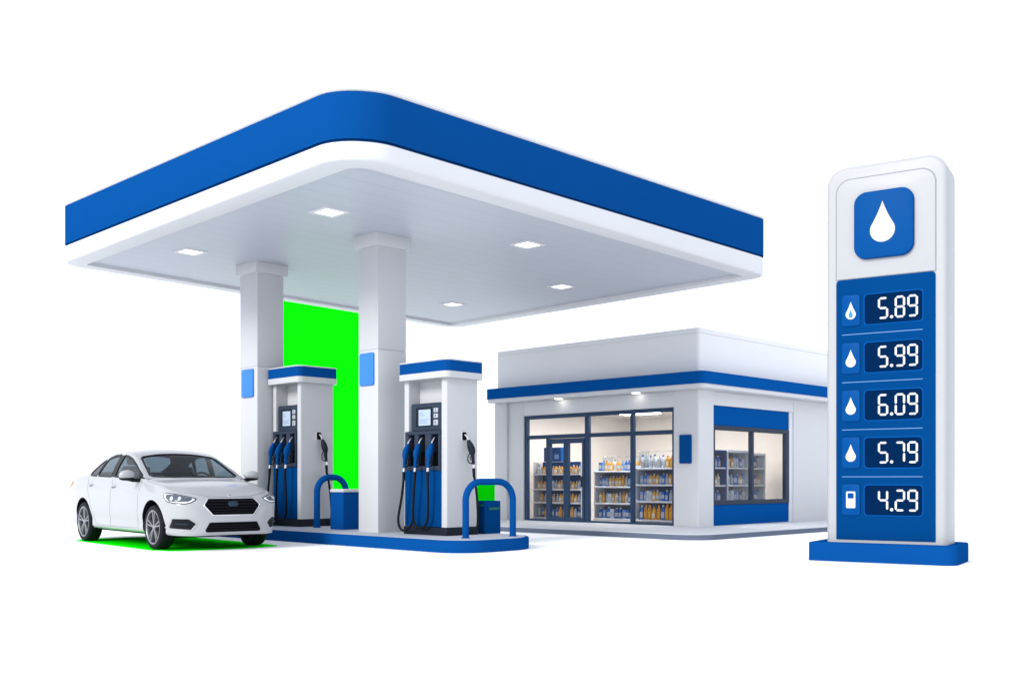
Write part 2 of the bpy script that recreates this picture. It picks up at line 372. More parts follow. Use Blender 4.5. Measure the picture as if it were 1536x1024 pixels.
# ------------------------------------------------------------------ fuel pumps
PC = (10.549, 11.857, 0.178)
def Lx(u): return u - PC[0]
def Ly(v): return v - PC[1]
def Lz(z): return z - 0.178
def make_pump(label):
    t = thing('fuel_pump', label, 'fuel pump', PC, 0, 'fuel pumps on the island')
    xf, xb, y0, y1 = -0.319, 0.319, -0.491, 0.491
    zt_ = Lz(2.53)
    # housing: rear block, two front posts, lintel under the header
    bm = nb(); zb_ = Lz(0.302)
    U = [(xf, y0), (xb, y0), (xb, y1), (xf, y1), (xf, y1-0.112), (xf+0.27, y1-0.112), (xf+0.27, y0+0.118), (xf, y0+0.118)]
    slab(bm, rounded(U, [0.022, 0.022, 0.022, 0.02, 0.012, 0, 0, 0.012], 4), zb_, zt_, put_z)
    body = obj('housing', bm, M['white_gloss'], t)
    bm = nb(); box(bm, (xf+0.225, y0+0.12, zb_), (xf+0.269, y1-0.113, zt_-0.002)); obj('recess_back', bm, M['white'], t)
    # plinth
    bm = nb(); slab(bm, rounded(rect(xf-0.012, y0-0.012, xb+0.012, y1+0.012), 0.03, 4), -0.01, Lz(0.298), put_z, 0.012)
    obj('plinth', bm, M['dark'], t)
    # header
    ho = rounded(rect(xf-0.10, y0-0.105, xb+0.03, y1+0.03), [0.11, 0.06, 0.06, 0.06], 8)
    bm = nb(); slab(bm, ho, Lz(2.517), Lz(2.612), put_z, 0.006); hd = obj('header', bm, M['white_gloss'], t)
    bm = nb(); slab(bm, inset(ho, 0.006), Lz(2.6), Lz(2.775), put_z, 0.006); obj('header_band', bm, M['blue'], hd)
    bm = nb(); slab(bm, inset(ho, 0.002), Lz(2.772), Lz(2.792), put_z, 0.008); obj('header_top', bm, M['white_gloss'], hd)
    # upper control panel
    bm = nb(); on_negx(bm, Ly(11.487), Ly(12.195), Lz(1.745), Lz(2.165), xf+0.22, xf+0.02, 0.03, 0.012)
    up = obj('control_panel', bm, M['slate'], t)
    bm = nb(); sy0, sy1, sz0, sz1 = Ly(11.725), Ly(12.075), Lz(1.815), Lz(2.10); e = 0.03
    for a in ((sy0, sz0, sy1, sz0+0.012), (sy0, sz1-e, sy1, sz1), (sy0, sz0+0.012, sy0+0.012, sz1-e), (sy1-0.055, sz0+0.012, sy1, sz1-e)):
        box(bm, (xf+0.03, a[0], a[1]), (xf+0.008, a[2], a[3]))
    obj('screen_bezel', bm, M['dark'], up)
    bm = nb(); box(bm, (xf+0.03, sy0+0.012, sz0+0.012), (xf+0.014, sy1-0.055, sz1-e))
    scr = obj('screen', bm, M['screen'], up)
    bm = nb()
    for zz, w in ((0.05, 0.20), (0.075, 0.17), (0.10, 0.21), (0.165, 0.12), (0.20, 0.09)):
        box(bm, (xf+0.0125, sy1-0.075-w, sz0+zz), (xf+0.0145, sy1-0.075, sz0+zz+0.007))
    for k in range(2):
        bb = nb()
    obj('screen_lines', bm, M['screen_ink'], up)
    for zz in (2.05, 1.965, 1.865):
        bm = nb(); h = 0.032 if zz > 1.9 else 0.04
        on_negx(bm, Ly(11.575), Ly(11.665), Lz(zz)-h, Lz(zz)+h, xf+0.03, xf+0.004, 0.008, 0.005)
        b_ = obj('button', bm, M['button'], up)
        bm = nb(); box(bm, (xf+0.002, Ly(11.60), Lz(zz)-h*0.5), (xf+0.0045, Ly(11.64), Lz(zz)-h*0.25)); box(bm, (xf+0.002, Ly(11.605), Lz(zz)+h*0.05), (xf+0.0045, Ly(11.635), Lz(zz)+h*0.5))
        obj('button_mark', bm, M['slate'], up)
    # nozzle panel with three holsters (a frame of bars around the open bays)
    bm = nb(); py0, py1, pz0, pz1 = Ly(11.487), Ly(12.30), Lz(1.149), Lz(1.742)
    bays = [(Ly(12.075), Ly(12.215)), (Ly(11.83), Ly(11.985)), (Ly(11.535), Ly(11.695))]
    fx0, fx1 = xf+0.20, xf-0.022   # proud of the posts
    box(bm, (fx0, py0, Lz(1.69)), (fx1, py1, pz1), 0.006)
    box(bm, (fx0, py0, pz0), (fx1, py1, Lz(1.215)), 0.006)
    ys = [py0, bays[2][0], bays[2][1], bays[1][0], bays[1][1], bays[0][0], bays[0][1], py1]
    for i in range(0, 8, 2): box(bm, (fx0, ys[i], Lz(1.2155)), (fx1+0.0005, ys[i+1], Lz(1.6895)), 0.005)
    npn = obj('nozzle_panel', bm, M['slate'], t)
    bm = nb(); box(bm, (xf+0.16, py0+0.006, Lz(1.17)), (xf+0.199, py1-0.006, Lz(1.73)))
    for a, b in bays: box(bm, (xf+0.02, a+0.001, Lz(1.217)), (xf+0.158, b-0.001, Lz(1.42)), 0.01)
    obj('holster', bm, M['hole'], npn)
    # lower blue door
    bm = nb(); on_negx(bm, Ly(11.487), Ly(12.32), Lz(0.304), Lz(1.146), xf+0.20, xf-0.008, 0.006, 0.006)
    obj('lower_door', bm, M['blue_panel'], t)
    # nozzles; local frame: n out of the panel, s along it
    def nozzle(org, nd, sd, m, hose_pts, lean):
        o_ = Vector(org); nd = Vector(nd); sd = Vector(sd); up_ = Vector((0,0,1))
        def Q(n, s, z): return o_ + nd*n + sd*s + up_*z
        # body: sections (n centre, z, half n, half s)
        secs = [(0.055, -0.045, 0.020, 0.018), (0.062, -0.075, 0.034, 0.030), (0.078, -0.115, 0.050, 0.038), (0.092, -0.165, 0.060, 0.042),
                (0.104, -0.215, 0.056, 0.040), (0.112, -0.255, 0.040, 0.033), (0.116, -0.275, 0.030, 0.027), (0.122, -0.34, 0.027, 0.025), (0.128, -0.415, 0.024, 0.023)]
        bm = nb(); rings = []
        for n_, z_, hn, hs in secs:
            rings.append([bm.verts.new(Q(n_*lean + hn*math.cos(2*PI*k/14), hs*math.sin(2*PI*k/14), z_)) for k in range(14)])
        for a, b in zip(rings, rings[1:]):
            for k in range(14): bm.faces.new((a[k], a[(k+1)%14], b[(k+1)%14], b[k]))
        bm.faces.new(rings[0][::-1]); bm.faces.new(rings[-1])
        nz = obj('nozzle', bm, m, t, 50)
        bm = nb(); tube(bm, smooth_path([Q(-0.075, 0, 0.055), Q(-0.01, 0, 0.035), Q(0.03*lean, 0, -0.005), Q(0.058*lean, 0, -0.06)], 5), 0.013, 10)
        obj('spout', bm, M['steel'], nz)
        bm = nb(); L = lean
        tube(bm, smooth_path([Q(0.075*L, 0, -0.24), Q(0.045*L, 0, -0.30), Q(0.045*L, 0, -0.365), Q(0.075*L, 0, -0.395), Q(0.115*L, 0, -0.40)], 5), 0.009, 8)
        tube(bm, [Q(0.098*L, 0, -0.26), Q(0.078*L, 0, -0.31), Q(0.082*L, 0, -0.36)], 0.007, 6)
        obj('trigger_guard', bm, M['black'], nz)
        bm = nb(); tube(bm, [Q(0.127*L, 0, -0.405), Q(0.130*L, 0, -0.44), Q(0.132*L, 0, -0.475)], [0.022, 0.019, 0.021], 10)
        obj('hose_collar', bm, M['steel'], nz)
        bm = nb(); hp = [Q(0.132*L, 0, -0.465), Q(0.135*L, 0, -0.56)] + [Vector(p) for p in hose_pts]
        tube(bm, smooth_path(hp, 7), 0.019, 10); tube(bm, [Q(0.131*L, 0, -0.47), Q(0.137*L, 0, -0.60)], [0.024, 0.021], 10)
        obj('hose', bm, M['black'], nz)
        return nz
    zt0 = Lz(1.60)
    n1, n2, n3 = (bays[0][0]+bays[0][1])/2+0.02, (bays[1][0]+bays[1][1])/2, (bays[2][0]+bays[2][1])/2
    X = lambda n: xf - 0.022 - n
    nx = (-1,0,0); sy = (0,1,0)
    nozzle((xf-0.022, n1, zt0), nx, sy, M['blue_tile'],
           [(X(0.15), n1+0.03, Lz(0.75)), (X(0.16), n1+0.10, Lz(0.42)), (X(0.14), n1+0.075, Lz(0.27)), (X(0.125), n1-0.03, Lz(0.24)), (X(0.12), n2+0.12, Lz(0.31)), (X(0.115), n2+0.075, Lz(0.40)), (X(0.112), n2+0.07, Lz(0.46))], 1.0)
    mid = (X(0.07), (n2+n3)/2+0.03, Lz(0.285))
    nozzle((xf-0.022, n2, zt0), nx, sy, M['blue_tile'],
           [(X(0.13), n2+0.03, Lz(0.80)), (X(0.11), n2+0.07, Lz(0.45)), (X(0.09), n2+0.02, Lz(0.315)), mid], 1.0)
    nozzle((xf-0.022, n3, zt0), nx, sy, M['blue_tile'],
           [(X(0.12), n3+0.01, Lz(0.85)), (X(0.10), n3+0.03, Lz(0.55)), (X(0.085), n3+0.075, Lz(0.37)), mid], 1.0)
    # side nozzle
    sx = Lx(10.578)
    bm = nb(); on_negy(bm, sx-0.058, sx+0.058, Lz(1.585), Lz(1.735), y0+0.004, y0-0.010, 0.03, 0.006); sh = obj('side_holster', bm, M['white_gloss'], t)
    bm = nb(); on_negy(bm, sx-0.042, sx+0.042, Lz(1.60), Lz(1.722), y0-0.004, y0-0.0125, 0.022, 0.0); obj('holster_slot', bm, M['hole'], sh)
    nozzle((sx+0.015, y0-0.011, Lz(1.652)), (0.42, -0.907, 0), (0.907, 0.42, 0), M['dark'],
           [(sx+0.14, y0-0.13, Lz(0.80)), (sx+0.185, y0-0.11, Lz(0.45)), (sx+0.20, y0-0.07, Lz(0.26)), (sx+0.185, y0-0.035, Lz(0.205))], 1.05)
    return t
pump = make_pump('white and blue fuel pump beside the square column nearer the shop')
p2 = copy_tree(pump); p2['label'] = 'white and blue fuel pump nearer the parked white sedan'
p2.scale = (1.10, 0.905, 1.09); p2.location = (10.427+0.319*1.10, 15.431+0.491*0.905, 0.178)

# ------------------------------------------------------------------ hoop barriers
def hoop(x0, y0, x1, y1, top, r, label, rc):
    t = thing('hoop_barrier', label, 'barrier', ((x0+x1)/2, (y0+y1)/2, 0.178), 0, 'blue tube hoops guarding the pumps')
    hx, hy = (x1-x0)/2, (y1-y0)/2; L = math.hypot(hx, hy); ex, ey = hx/L, hy/L; H = top-0.178
    pts = [(-L, -0.004), (-L, (H-rc)*0.5)]
    pts += [(-L+rc-rc*math.cos(a), H-rc+rc*math.sin(a)) for a in [PI/2*k/10 for k in range(11)]]
    pts += [(L-rc+rc*math.sin(a), H-rc+rc*math.cos(a)) for a in [PI/2*k/10 for k in range(11)]]
    pts += [(L, (H-rc)*0.5), (L, -0.004)]
    bm = nb(); tube(bm, [(a*ex, a*ey, b) for a, b in pts], r, 18); obj('tube', bm, M['blue'], t, 60)
    for sgn in (-1, 1):
        bm = nb(); lathe(bm, [(0, -0.002), (r*1.35, -0.002), (r*1.35, 0.008), (r*1.02, 0.012), (0, 0.012)], 20, Matrix.Translation((sgn*L*ex, sgn*L*ey, 0)))
        obj('foot_plate', bm, M['blue'], t)
    return t
hoop(10.03, 10.74, 10.875, 10.63, 0.98, 0.048, 'blue hoop barrier at the rounded end of the island, dark bin behind it', 0.27)
hoop(10.479, 15.01, 11.10, 15.01, 1.052, 0.054, 'blue hoop barrier behind the white-lidded blue box', 0.26)

# ------------------------------------------------------------------ bins
b1 = thing('storage_box', 'bright blue box with a white lid standing beside the column', 'box', (10.471, 14.179, 0.178))
bo = rounded(rect(-0.182, -0.182, 0.182, 0.182), 0.018, 4)
bm = nb(); slab(bm, bo, -0.002, 0.624, put_z, 0.006); obj('box_body', bm, M['blue'], b1)
bm = nb(); slab(bm, inset(bo, -0.008), 0.626, 0.676, put_z, 0.022); obj('lid', bm, M['white_gloss'], b1)
b2 = thing('waste_bin', 'dark blue slotted waste bin standing behind the hoop at the island end', 'bin', (11.20, 11.53, 0.178))
bm = nb(); slab(bm, rounded(rect(-0.171, -0.152, 0.171, 0.152), 0.012, 4), -0.002, 0.395, put_z, 0.0)
slab(bm, rounded(rect(-0.171, -0.152, 0.171, 0.152), 0.012, 4), 0.40, 0.505, put_z, 0.01); 
slab(bm, rounded(rect(-0.165, -0.146, 0.165, 0.146), 0.012, 4), 0.39, 0.41, put_z, 0.0); obj('bin_body', bm, M['blue_panel'], b2)
bm = nb(); on_negy(bm, -0.085, 0.135, 0.365, 0.405, -0.148, -0.1545, 0.015, 0.002); obj('slot', bm, M['green_dk'], b2)
bm = nb(); on_negx(bm, -0.13, 0.03, 0.425, 0.452, -0.167, -0.1735, 0.01, 0.002); obj('slot', bm, M['green_dk'], b2)

# ------------------------------------------------------------------ green boards and mat
def board(u0, u1, v, h, label, name='green_board'):
    t = thing(name, label, 'board', ((u0+u1)/2, v, 0)); w = (u1-u0)/2
    bm = nb(); box(bm, (-w, -0.03, 0.04), (w, 0.03, h), 0.006); obj('panel', bm, M['green'], t)
    for x in (-w*0.8, w*0.8):
        bm = nb(); box(bm, (x-0.04, -0.35, -0.01), (x+0.04, 0.35, 0.05), 0.008); box(bm, (x-0.03, 0.031, 0.051), (x+0.03, 0.09, h*0.8), 0.006)
        obj('foot', bm, M['slate'], t)
    return t
board(19.72, 24.40, 32.0, 7.91, 'tall bright green board standing behind the two canopy columns')
board(17.57, 19.28, 19.0, 0.922, 'low bright green board behind the slotted waste bin, beside the shop')

# ------------------------------------------------------------------ shop
SHOP_FIRST = set(COL.objects)
SU, SV = 15.867, 10.768
SO = Vector((SU, SV, 0))
shop = thing('convenience_store', 'low white convenience store with blue band, glass front and flat roof', 'store', SO)
# local coords: a = u-SU (depth behind the front), b = v-SV (along the front)
LF, LR, ZR = 5.245, 6.6, 3.79
T_ = 0.16
po = rounded(rect(14.33, 9.70, 24.4, 18.6), [0.5, 0.3, 0.3, 0.3], 10)
pav = nb(); slab(pav, po, -0.03, 0.094, put_z, 0.0)
pv = obj('pavement', pav, M['kerb_grey']); struct(pv, label='raised grey pavement around the shop', cat='pavement')
bm = nb(); slab(bm, inset(po, -0.004), 0.088, 0.101, put_z, 0.005, 1); pt = obj('pavement_top', bm, M['paving'], pv)
# front wall pieces (facing -x) and side wall pieces (facing -y)
bm = nb(); z0 = 0.115; ZW = 2.66
box(bm, (-0.05, 4.88, z0), (T_, LF, ZW), 0.006)                 # far wing, proud
box(bm, (0.0, 4.425, z0), (T_-0.003, 4.877, ZW-0.002), 0.004)          # strip beside the glazing
box(bm, (0.0, 0.550, 2.363), (T_, 4.422, ZW-0.003), 0.004)      # over the glazing
slab(bm, rounded(rect(0.0, 0.0, 0.49, 0.547), [0.03, 0, 0, 0], 5), z0, ZW-0.001, put_z)    # corner pillar
box(bm, (0.493, 0.003, 2.402), (3.44, T_, ZW-0.004), 0.004)     # over the side window
box(bm, (3.443, 0.0, z0), (LR, T_, ZW-0.002), 0.004)            # long side wall
box(bm, (LR-0.2, T_+0.003, z0), (LR, LF-T_-0.003, ZW), 0.0); box(bm, (T_+0.003, LF-T_, z0), (LR, LF-0.003, ZW-0.001), 0.0)
wall = obj('wall', bm, M['store_white'], shop)
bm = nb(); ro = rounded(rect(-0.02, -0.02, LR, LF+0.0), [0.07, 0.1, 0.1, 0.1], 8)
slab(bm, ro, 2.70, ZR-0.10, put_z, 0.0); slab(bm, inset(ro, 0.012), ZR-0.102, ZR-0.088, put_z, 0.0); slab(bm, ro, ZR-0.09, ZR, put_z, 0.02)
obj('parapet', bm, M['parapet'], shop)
bo_ = rounded(rect(-0.30, -0.30, LR+0.1, LF+0.02), [0.12, 0.1, 0.1, 0.06], 8)
bm = nb(); slab(bm, bo_, 2.742, 2.965, put_z, 0.01); obj('fascia_band', bm, M['store_blue'], shop)
bm = nb(); slab(bm, inset(bo_, 0.02), 2.742, 2.662, lambda a, b, d: (a, b, d), 0.02)
obj('eaves', bm, M['store_white'], shop)
for b in (3.30, 1.32):
    bm = nb(); lathe(bm, [(0, 2.654), (0.075, 2.654), (0.085, 2.66), (0.085, 2.672), (0, 2.672)], 20, Matrix.Translation((-0.14, b, 0)))
    d_ = obj('downlight', bm, M['downlight'], shop)
# shopfront
fz0, fz1, fb0, fb1 = 0.121, 2.36, 0.552, 4.42
X0, X1 = 0.025, 0.105
m1a, m1b, m2a, m2b = 2.638, 2.745, 1.512, 1.592
tz0, tz1 = 1.865, 1.945
bm = nb()
B = lambda b0, z0, b1, z1, x0=X0, x1=X1: box(bm, (x0, b0, z0), (x1, b1, z1), 0.006, 1)
B(fb0, fz1-0.075, fb1, fz1); B(fb0, fz0, m1a, fz0+0.07)
B(fb0, fz0+0.0702, fb0+0.055, fz1-0.0752); B(fb1-0.085, fz0, fb1, fz1-0.0752)
B(m1a, fz0, m1b, fz1-0.0752); B(m2a, fz0+0.0702, m2b, fz1-0.0752)
for a, b in ((fb0+0.0552, m2a-0.0002), (m2b+0.0002, m1a-0.0002), (m1b+0.0002, fb1-0.0852)): B(a, tz0, b, tz1)
B(3.745, fz0, 3.80, tz0-0.0002); B(3.8002, fz0, fb1-0.0852, fz0+0.07)
sf = obj('shopfront_frame', bm, M['slate_frame'], shop)
def pane(b0, z0, b1, z1, par, x=0.062):
    bm = nb(); box(bm, (x, b0, z0), (x+0.008, b1, z1)); return obj('pane', bm, M['shop_glass'], par)
for a, b in ((fb0+0.055, m2a), (m2b, m1a), (m1b, fb1-0.085)): pane(a, tz1, b, fz1-0.075, sf)
pane(fb0+0.055, fz0+0.07, m2a, tz0, sf); pane(m2b, fz0+0.07, m1a, tz0, sf); pane(3.80, fz0+0.07, fb1-0.085, tz0, sf)
# double door
for b0, b1, hb in ((m1b+0.004, 3.243, None), (3.247, 3.741, None)):
    bm = nb(); w = 0.06; zd0, zd1 = fz0+0.004, tz0-0.008; x0, x1 = 0.012, 0.098
    box(bm, (x0, b0, zd0), (x1, b1, zd0+0.12), 0.006, 1); box(bm, (x0, b0, zd1-0.10), (x1, b1, zd1), 0.006, 1)
    box(bm, (x0, b0, zd0+0.1202), (x1, b0+w, zd1-0.1002), 0.006, 1); box(bm, (x0, b1-w, zd0+0.1202), (x1, b1, zd1-0.1002), 0.006, 1)
    dr = obj('door', bm, M['slate_frame'], shop)
    pane(b0+w, zd0+0.12, b1-w, zd1-0.10, dr, 0.055)
    if b0 < 3.0:
        bm = nb(); tube(bm, [(-0.03, b0+0.03, 0.86), (-0.03, b0+0.03, 1.08)], 0.012, 8); tube(bm, [(-0.03, b0+0.03, 0.89), (0.02, b0+0.03, 0.89)], 0.008, 6); tube(bm, [(-0.03, b0+0.03, 1.05), (0.02, b0+0.03, 1.05)], 0.008, 6)
        obj('handle', bm, M['dark'], dr)
# wall plaque on the corner pillar
bm = nb(); on_negx(bm, 0.146, 0.399, 1.311, 1.84, 0.004, -0.045, 0.02, 0.008); obj('plaque', bm, M['blue_tile'], shop)
# side window bay (facing -y)
bm = nb(); on_negy(bm, 0.510, 3.30, 2.03, 2.398, 0.12, 0.035, 0, 0.004); obj('header_panel', bm, M['store_blue'], shop)
bm = nb(); on_negy(bm, 0.510, 3.30, z0, 0.537, 0.12, 0.035, 0, 0.004); obj('sill_panel', bm, M['store_blue'], shop)
bm = nb(); box(bm, (3.303, 0.02, z0), (3.44, T_, 2.398), 0.004)
obj('reveal', bm, M['shelf_metal'], shop)
bm = nb(); wy0, wy1 = 0.02, 0.10; wa, wb_, wz0, wz1 = 0.51, 3.30, 0.5372, 2.0298
W = lambda a0, z0, a1, z1: box(bm, (a0, wy0, z0), (a1, wy1, z1), 0.006, 1)
W(wa, wz0, wb_, wz0+0.085); W(wa, wz1-0.085, wb_, wz1); W(wa, wz0+0.0852, wa+0.07, wz1-0.0852); W(wb_-0.14, wz0+0.0852, wb_, wz1-0.0852); W(1.85, wz0+0.0852, 1.94, wz1-0.0852)
wf = obj('window_frame', bm, M['slate'], shop)
for a0, a1 in ((wa+0.07, 1.85), (1.94, wb_-0.14)):
    bm = nb(); box(bm, (a0, 0.06, wz0+0.085), (a1, 0.068, wz1-0.085)); obj('pane', bm, M['shop_glass'], wf)
# interior
IA, IB, IZ = 4.3, LF-T_-0.005, 2.50
bm = nb(); box(bm, (T_+0.005, T_+0.005, 0.116), (IA+0.1, IB, 0.164)); obj('shop_floor', bm, M['room_floor'], shop)
bm = nb(); box(bm, (T_+0.005, T_+0.005, IZ), (IA+0.1, IB, IZ+0.03)); obj('shop_ceiling', bm, M['room_ceiling'], shop)
bm = nb(); box(bm, (IA, T_+0.006, 0.127), (IA+0.08, IB-0.001, IZ-0.001)); box(bm, (T_+0.006, IB-0.03, 0.127), (IA-0.001, IB-0.001, IZ-0.001))
box(bm, (3.45, T_+0.002, 0.127), (IA-0.001, T_+0.03, IZ-0.001))
obj('shop_inner_wall', bm, M['room'], shop)
for a, b in ((0.9, 3.6), (0.9, 2.2), (0.95, 0.9), (2.6, 3.4), (2.6, 1.5)):
    bm = nb(); box(bm, (a-0.28, b-0.45, IZ-0.02), (a+0.28, b+0.45, IZ-0.002), 0.004, 1); obj('ceiling_lamp', bm, M['warm_lamp'], shop)

# ------------------------------------------------------------------ shelving and goods
def make_goods():
    P = {}
    def fin(k, bm, mats): 
        o = obj(k, bm, mats); me = o.data; bpy.data.objects.remove(o); return me
    for key, m1, m2 in (('yellow', M['yellow'], M['amber']), ('blue', M['bblue'], M['bwhite']), ('amber', M['amber'], M['yellow']), ('pale', M['bpale'], M['bblue'])):
        bm = nb()      # jug: shoulder, neck, cap, label; unit height, 0.55 wide
        secs = [(0.0, .26, .17), (0.02, .275, .185), (0.60, .275, .185), (0.72, .25, .165), (0.83, .14, .10), (0.86, .10, .085), (0.90, .10, .085)]
        rings = [[bm.verts.new((hy*math.copysign(abs(math.cos(t))**0.55, math.cos(t)), hx*math.copysign(abs(math.sin(t))**0.55, math.sin(t)), z)) for t in [2*PI*k/16 for k in range(16)]] for z, hx, hy in secs]
        for a, b in zip(rings, rings[1:]):
            for k in range(16): bm.faces.new((a[k], a[(k+1)%16], b[(k+1)%16], b[k]))
        bm.faces.new(rings[0][::-1]); bm.faces.new(rings[-1])
        lathe(bm, [(0, .89), (.115, .89), (.115, .985), (.10, 1.0), (0, 1.0)], 12, mi=1)
        slab(bm, rounded(rect(-.20, .14, .20, .54), .04, 3), -0.15, -0.193, put_negx, 0.0, mi=2)
        P['jug_'+key] = fin('jug', bm, [m1, m2, M['label'] if key in ('blue', 'pale') else (M['cream'] if key == 'yellow' else M['yellow'])])
    for key, m1, m2 in (('white', M['bwhite'], M['bblue']), ('grey', M['bgrey'], M['bwhite']), ('cream', M['cream'], M['yellow']), ('blue', M['bblue'], M['bpale']), ('yellow', M['yellow'], M['bwhite'])):
        bm = nb(); lathe(bm, [(0, 0), (.16, 0), (.17, .02), (.17, .62), (.15, .70), (.07, .82), (.065, .88)], 14)
        lathe(bm, [(0, .87), (.08, .87), (.08, .98), (.07, 1.0), (0, 1.0)], 12, mi=1)
        lathe(bm, [(.173, .16), (.175, .17), (.175, .52), (.173, .53)], 14, mi=2)
        P['bottle_'+key] = fin('bottle', bm, [m1, m2, M['label']])
    for key, m1 in (('blue', M['bblue']), ('pale', M['bpale']), ('white', M['bwhite'])):
        bm = nb(); box(bm, (-.17, -.24, 0), (.17, .24, 1.0), .015, 1); box(bm, (-.172, -.20, .25), (-.1715, .20, .7), mi=1)
        P['carton_'+key] = fin('carton', bm, [m1, M['label']])
    return P
GOODS = make_goods()
COLN = {'yellow': 'yellow', 'amber': 'amber', 'blue': 'blue', 'pale': 'pale blue', 'white': 'white', 'grey': 'grey', 'cream': 'cream'}
ROWN = ['top shelf', 'second shelf', 'third shelf', 'bottom shelf']
CODE = {'y': ('jug_yellow', .9), 'a': ('jug_amber', 1.0), 'b': ('jug_blue', .95), 'p': ('jug_pale', .9), 'W': ('bottle_white', 1.0), 'G': ('bottle_grey', .95),
        'C': ('bottle_cream', .95), 'B': ('bottle_blue', 1.0), 'Y': ('bottle_yellow', .95), 'c': ('carton_blue', .8), 'q': ('carton_pale', .75), 'w': ('carton_white', .85)}
def goods_row(unit, row, codes, p0, p1, z, h, face):
    """stand goods side by side from p0 to p1; face 0: looks along -x, 1: looks along -y"""
    n = len(codes)
    for i, c in enumerate(codes):
        if c == '.': continue
        k, hs = CODE[c]; f = (i+0.5)/n
        x = p0[0]+(p1[0]-p0[0])*f; y = p0[1]+(p1[1]-p0[1])*f
        kind, cn = k.split('_')
        nm = {'jug': 'oil_jug', 'bottle': 'bottle', 'carton': 'carton'}[kind]
        o = bpy.data.objects.new(nm, GOODS[k]); COL.objects.link(o)
        s_ = 1.1*h*hs*random.uniform(.93, 1.06)
        wmax = 0.97*math.hypot(p1[0]-p0[0], p1[1]-p0[1])/n/{'jug': .55, 'bottle': .35, 'carton': .48}[kind]
        sw = min(s_, wmax)
        o.scale = (sw, sw, s_); o.location = (x+random.uniform(-.015, .015), y, z+0.001)
        o.rotation_euler = (0, 0, (PI/2 if face else 0)+random.uniform(-.25, .25))
        ph = f'{COLN[cn]} {dict(jug="handled jug", bottle="round bottle", carton="carton")[kind]} on the {ROWN[row]} of {unit}'
        tag(o, ph, {'jug': 'jug', 'bottle': 'bottle', 'carton': 'carton'}[kind], ph.replace('jug on', 'jugs on').replace('bottle on', 'bottles on').replace('carton on', 'cartons on'))

def shelf_unit(label, x, y0, y1, zs, top, depth, back_m, sides=True):
    """open shelves that face -x; zs are the shelf tops, low to high"""
    t = thing('shelf_unit', label, 'shelf', (x+depth/2, (y0+y1)/2, 0.126), 0, 'shelf units in the shop'); w = (y1-y0)/2; d = depth/2
    bm = nb(); box(bm, (d-0.02, -w, 0), (d, w, top-0.126), 0.004, 1); obj('back_panel', bm, back_m, t)
    if sides:
        for s_ in (-w+0.001, w-0.021):
            bm = nb(); box(bm, (-d+0.05, s_, 0), (d-0.021, s_+0.02, top-0.126), 0.003, 1); obj('side_panel', bm, M['shelf_metal'], t)
    for z in zs:
        bm = nb(); box(bm, (-d, -w+0.022, z-0.126-0.035), (d-0.021, w-0.022, z-0.126), 0.005, 1); obj('shelf', bm, M['shelf_metal'], t)
    return t
U1 = 'the unit behind the glass door'; U2 = 'the unit behind the middle pane'; U3 = 'the unit beside the corner pillar'
xs = SU+0.6
shelf_unit('white shelf unit with dark blue back behind the glass door', xs, 14.13, 15.52, [0.205, 0.535, 0.82, 1.144], 1.40, 0.36, M['blue_panel'])
xm = xs+0.13
goods_row(U1, 0, 'WYyYyYyYyYCyYyW', (xm, 15.45), (xm, 14.2), 1.144, .17, 0)
goods_row(U1, 1, 'yYyYGWGyYyCYyYW', (xm, 15.45), (xm, 14.2), 0.82, .17, 0)
goods_row(U1, 2, 'GyYyaYGyYyYayG', (xm, 15.45), (xm, 14.2), 0.535, .17, 0)
goods_row(U1, 3, 'GBaycBaYyaGB', (xm, 15.45), (xm, 14.2), 0.205, .20, 0)
t = thing('display_box', 'blue display box on top of the shelf unit behind the glass door', 'box', (xs+0.2, 15.05, 1.40))
bm = nb(); box(bm, (-.06, -.26, 0.002), (.06, .24, .31), .006, 1); obj('box_body', bm, M['blue_tile'], t)
bm = nb(); box(bm, (-.0615, -.20, .06), (-.0605, -.08, .16)); obj('label_patch', bm, M['bpale'], t)
xs = SU+1.0
shelf_unit('grey backed shelf unit behind the middle pane of the shopfront', xs, 12.86, 14.12, [0.205, 0.53, 0.875, 1.198], 1.24, 0.40, M['shelf_back'])
xm = xs+0.15
goods_row(U2, 0, 'cpyYyWyYpbBcyYa', (xm, 14.05), (xm, 12.93), 1.198, .21, 0)
goods_row(U2, 1, 'bqpyYyyaGqbyY', (xm, 14.05), (xm, 12.93), 0.875, .20, 0)
goods_row(U2, 2, 'CaGwyCGaCbyYa', (xm, 14.05), (xm, 12.93), 0.53, .20, 0)
goods_row(U2, 3, 'bqbwbbqcbpb', (xm, 14.05), (xm, 12.93), 0.205, .22, 0)
t = thing('display_case', 'clear display case on the unit behind the middle pane', 'case', (xs+0.2, 13.45, 1.198))
bm = nb(); box(bm, (-.17, -.52, .285), (.17, .42, .30), .002, 1); obj('case_top', bm, M['case_glass'], t)
for y in (-.53, .41):
    bm = nb(); box(bm, (-.17, y, .003), (.17, y+.012, .284)); obj('case_side', bm, M['case_glass'], t)
xs = SU+0.7
shelf_unit('grey backed shelf unit beside the corner pillar, amber jugs on its lowest shelf', xs, 11.72, 12.80, [0.215, 0.59, 0.92, 1.245], 1.29, 0.40, M['shelf_back'])
xm = xs+0.14
goods_row(U3, 0, 'WGWWGWyaa', (xm, 12.72), (xm, 11.80), 1.245, .24, 0)
goods_row(U3, 1, 'pbpyYyqbGyaa', (xm, 12.72), (xm, 11.80), 0.92, .21, 0)
goods_row(U3, 2, 'qpwWyYqcbGya', (xm, 12.72), (xm, 11.80), 0.59, .21, 0)
goods_row(U3, 3, 'baayabaab', (xm, 12.74), (xm, 11.80), 0.215, .275, 0)
t = thing('display_case', 'clear display case on the unit beside the corner pillar', 'case', (xs+0.2, 12.26, 1.245))
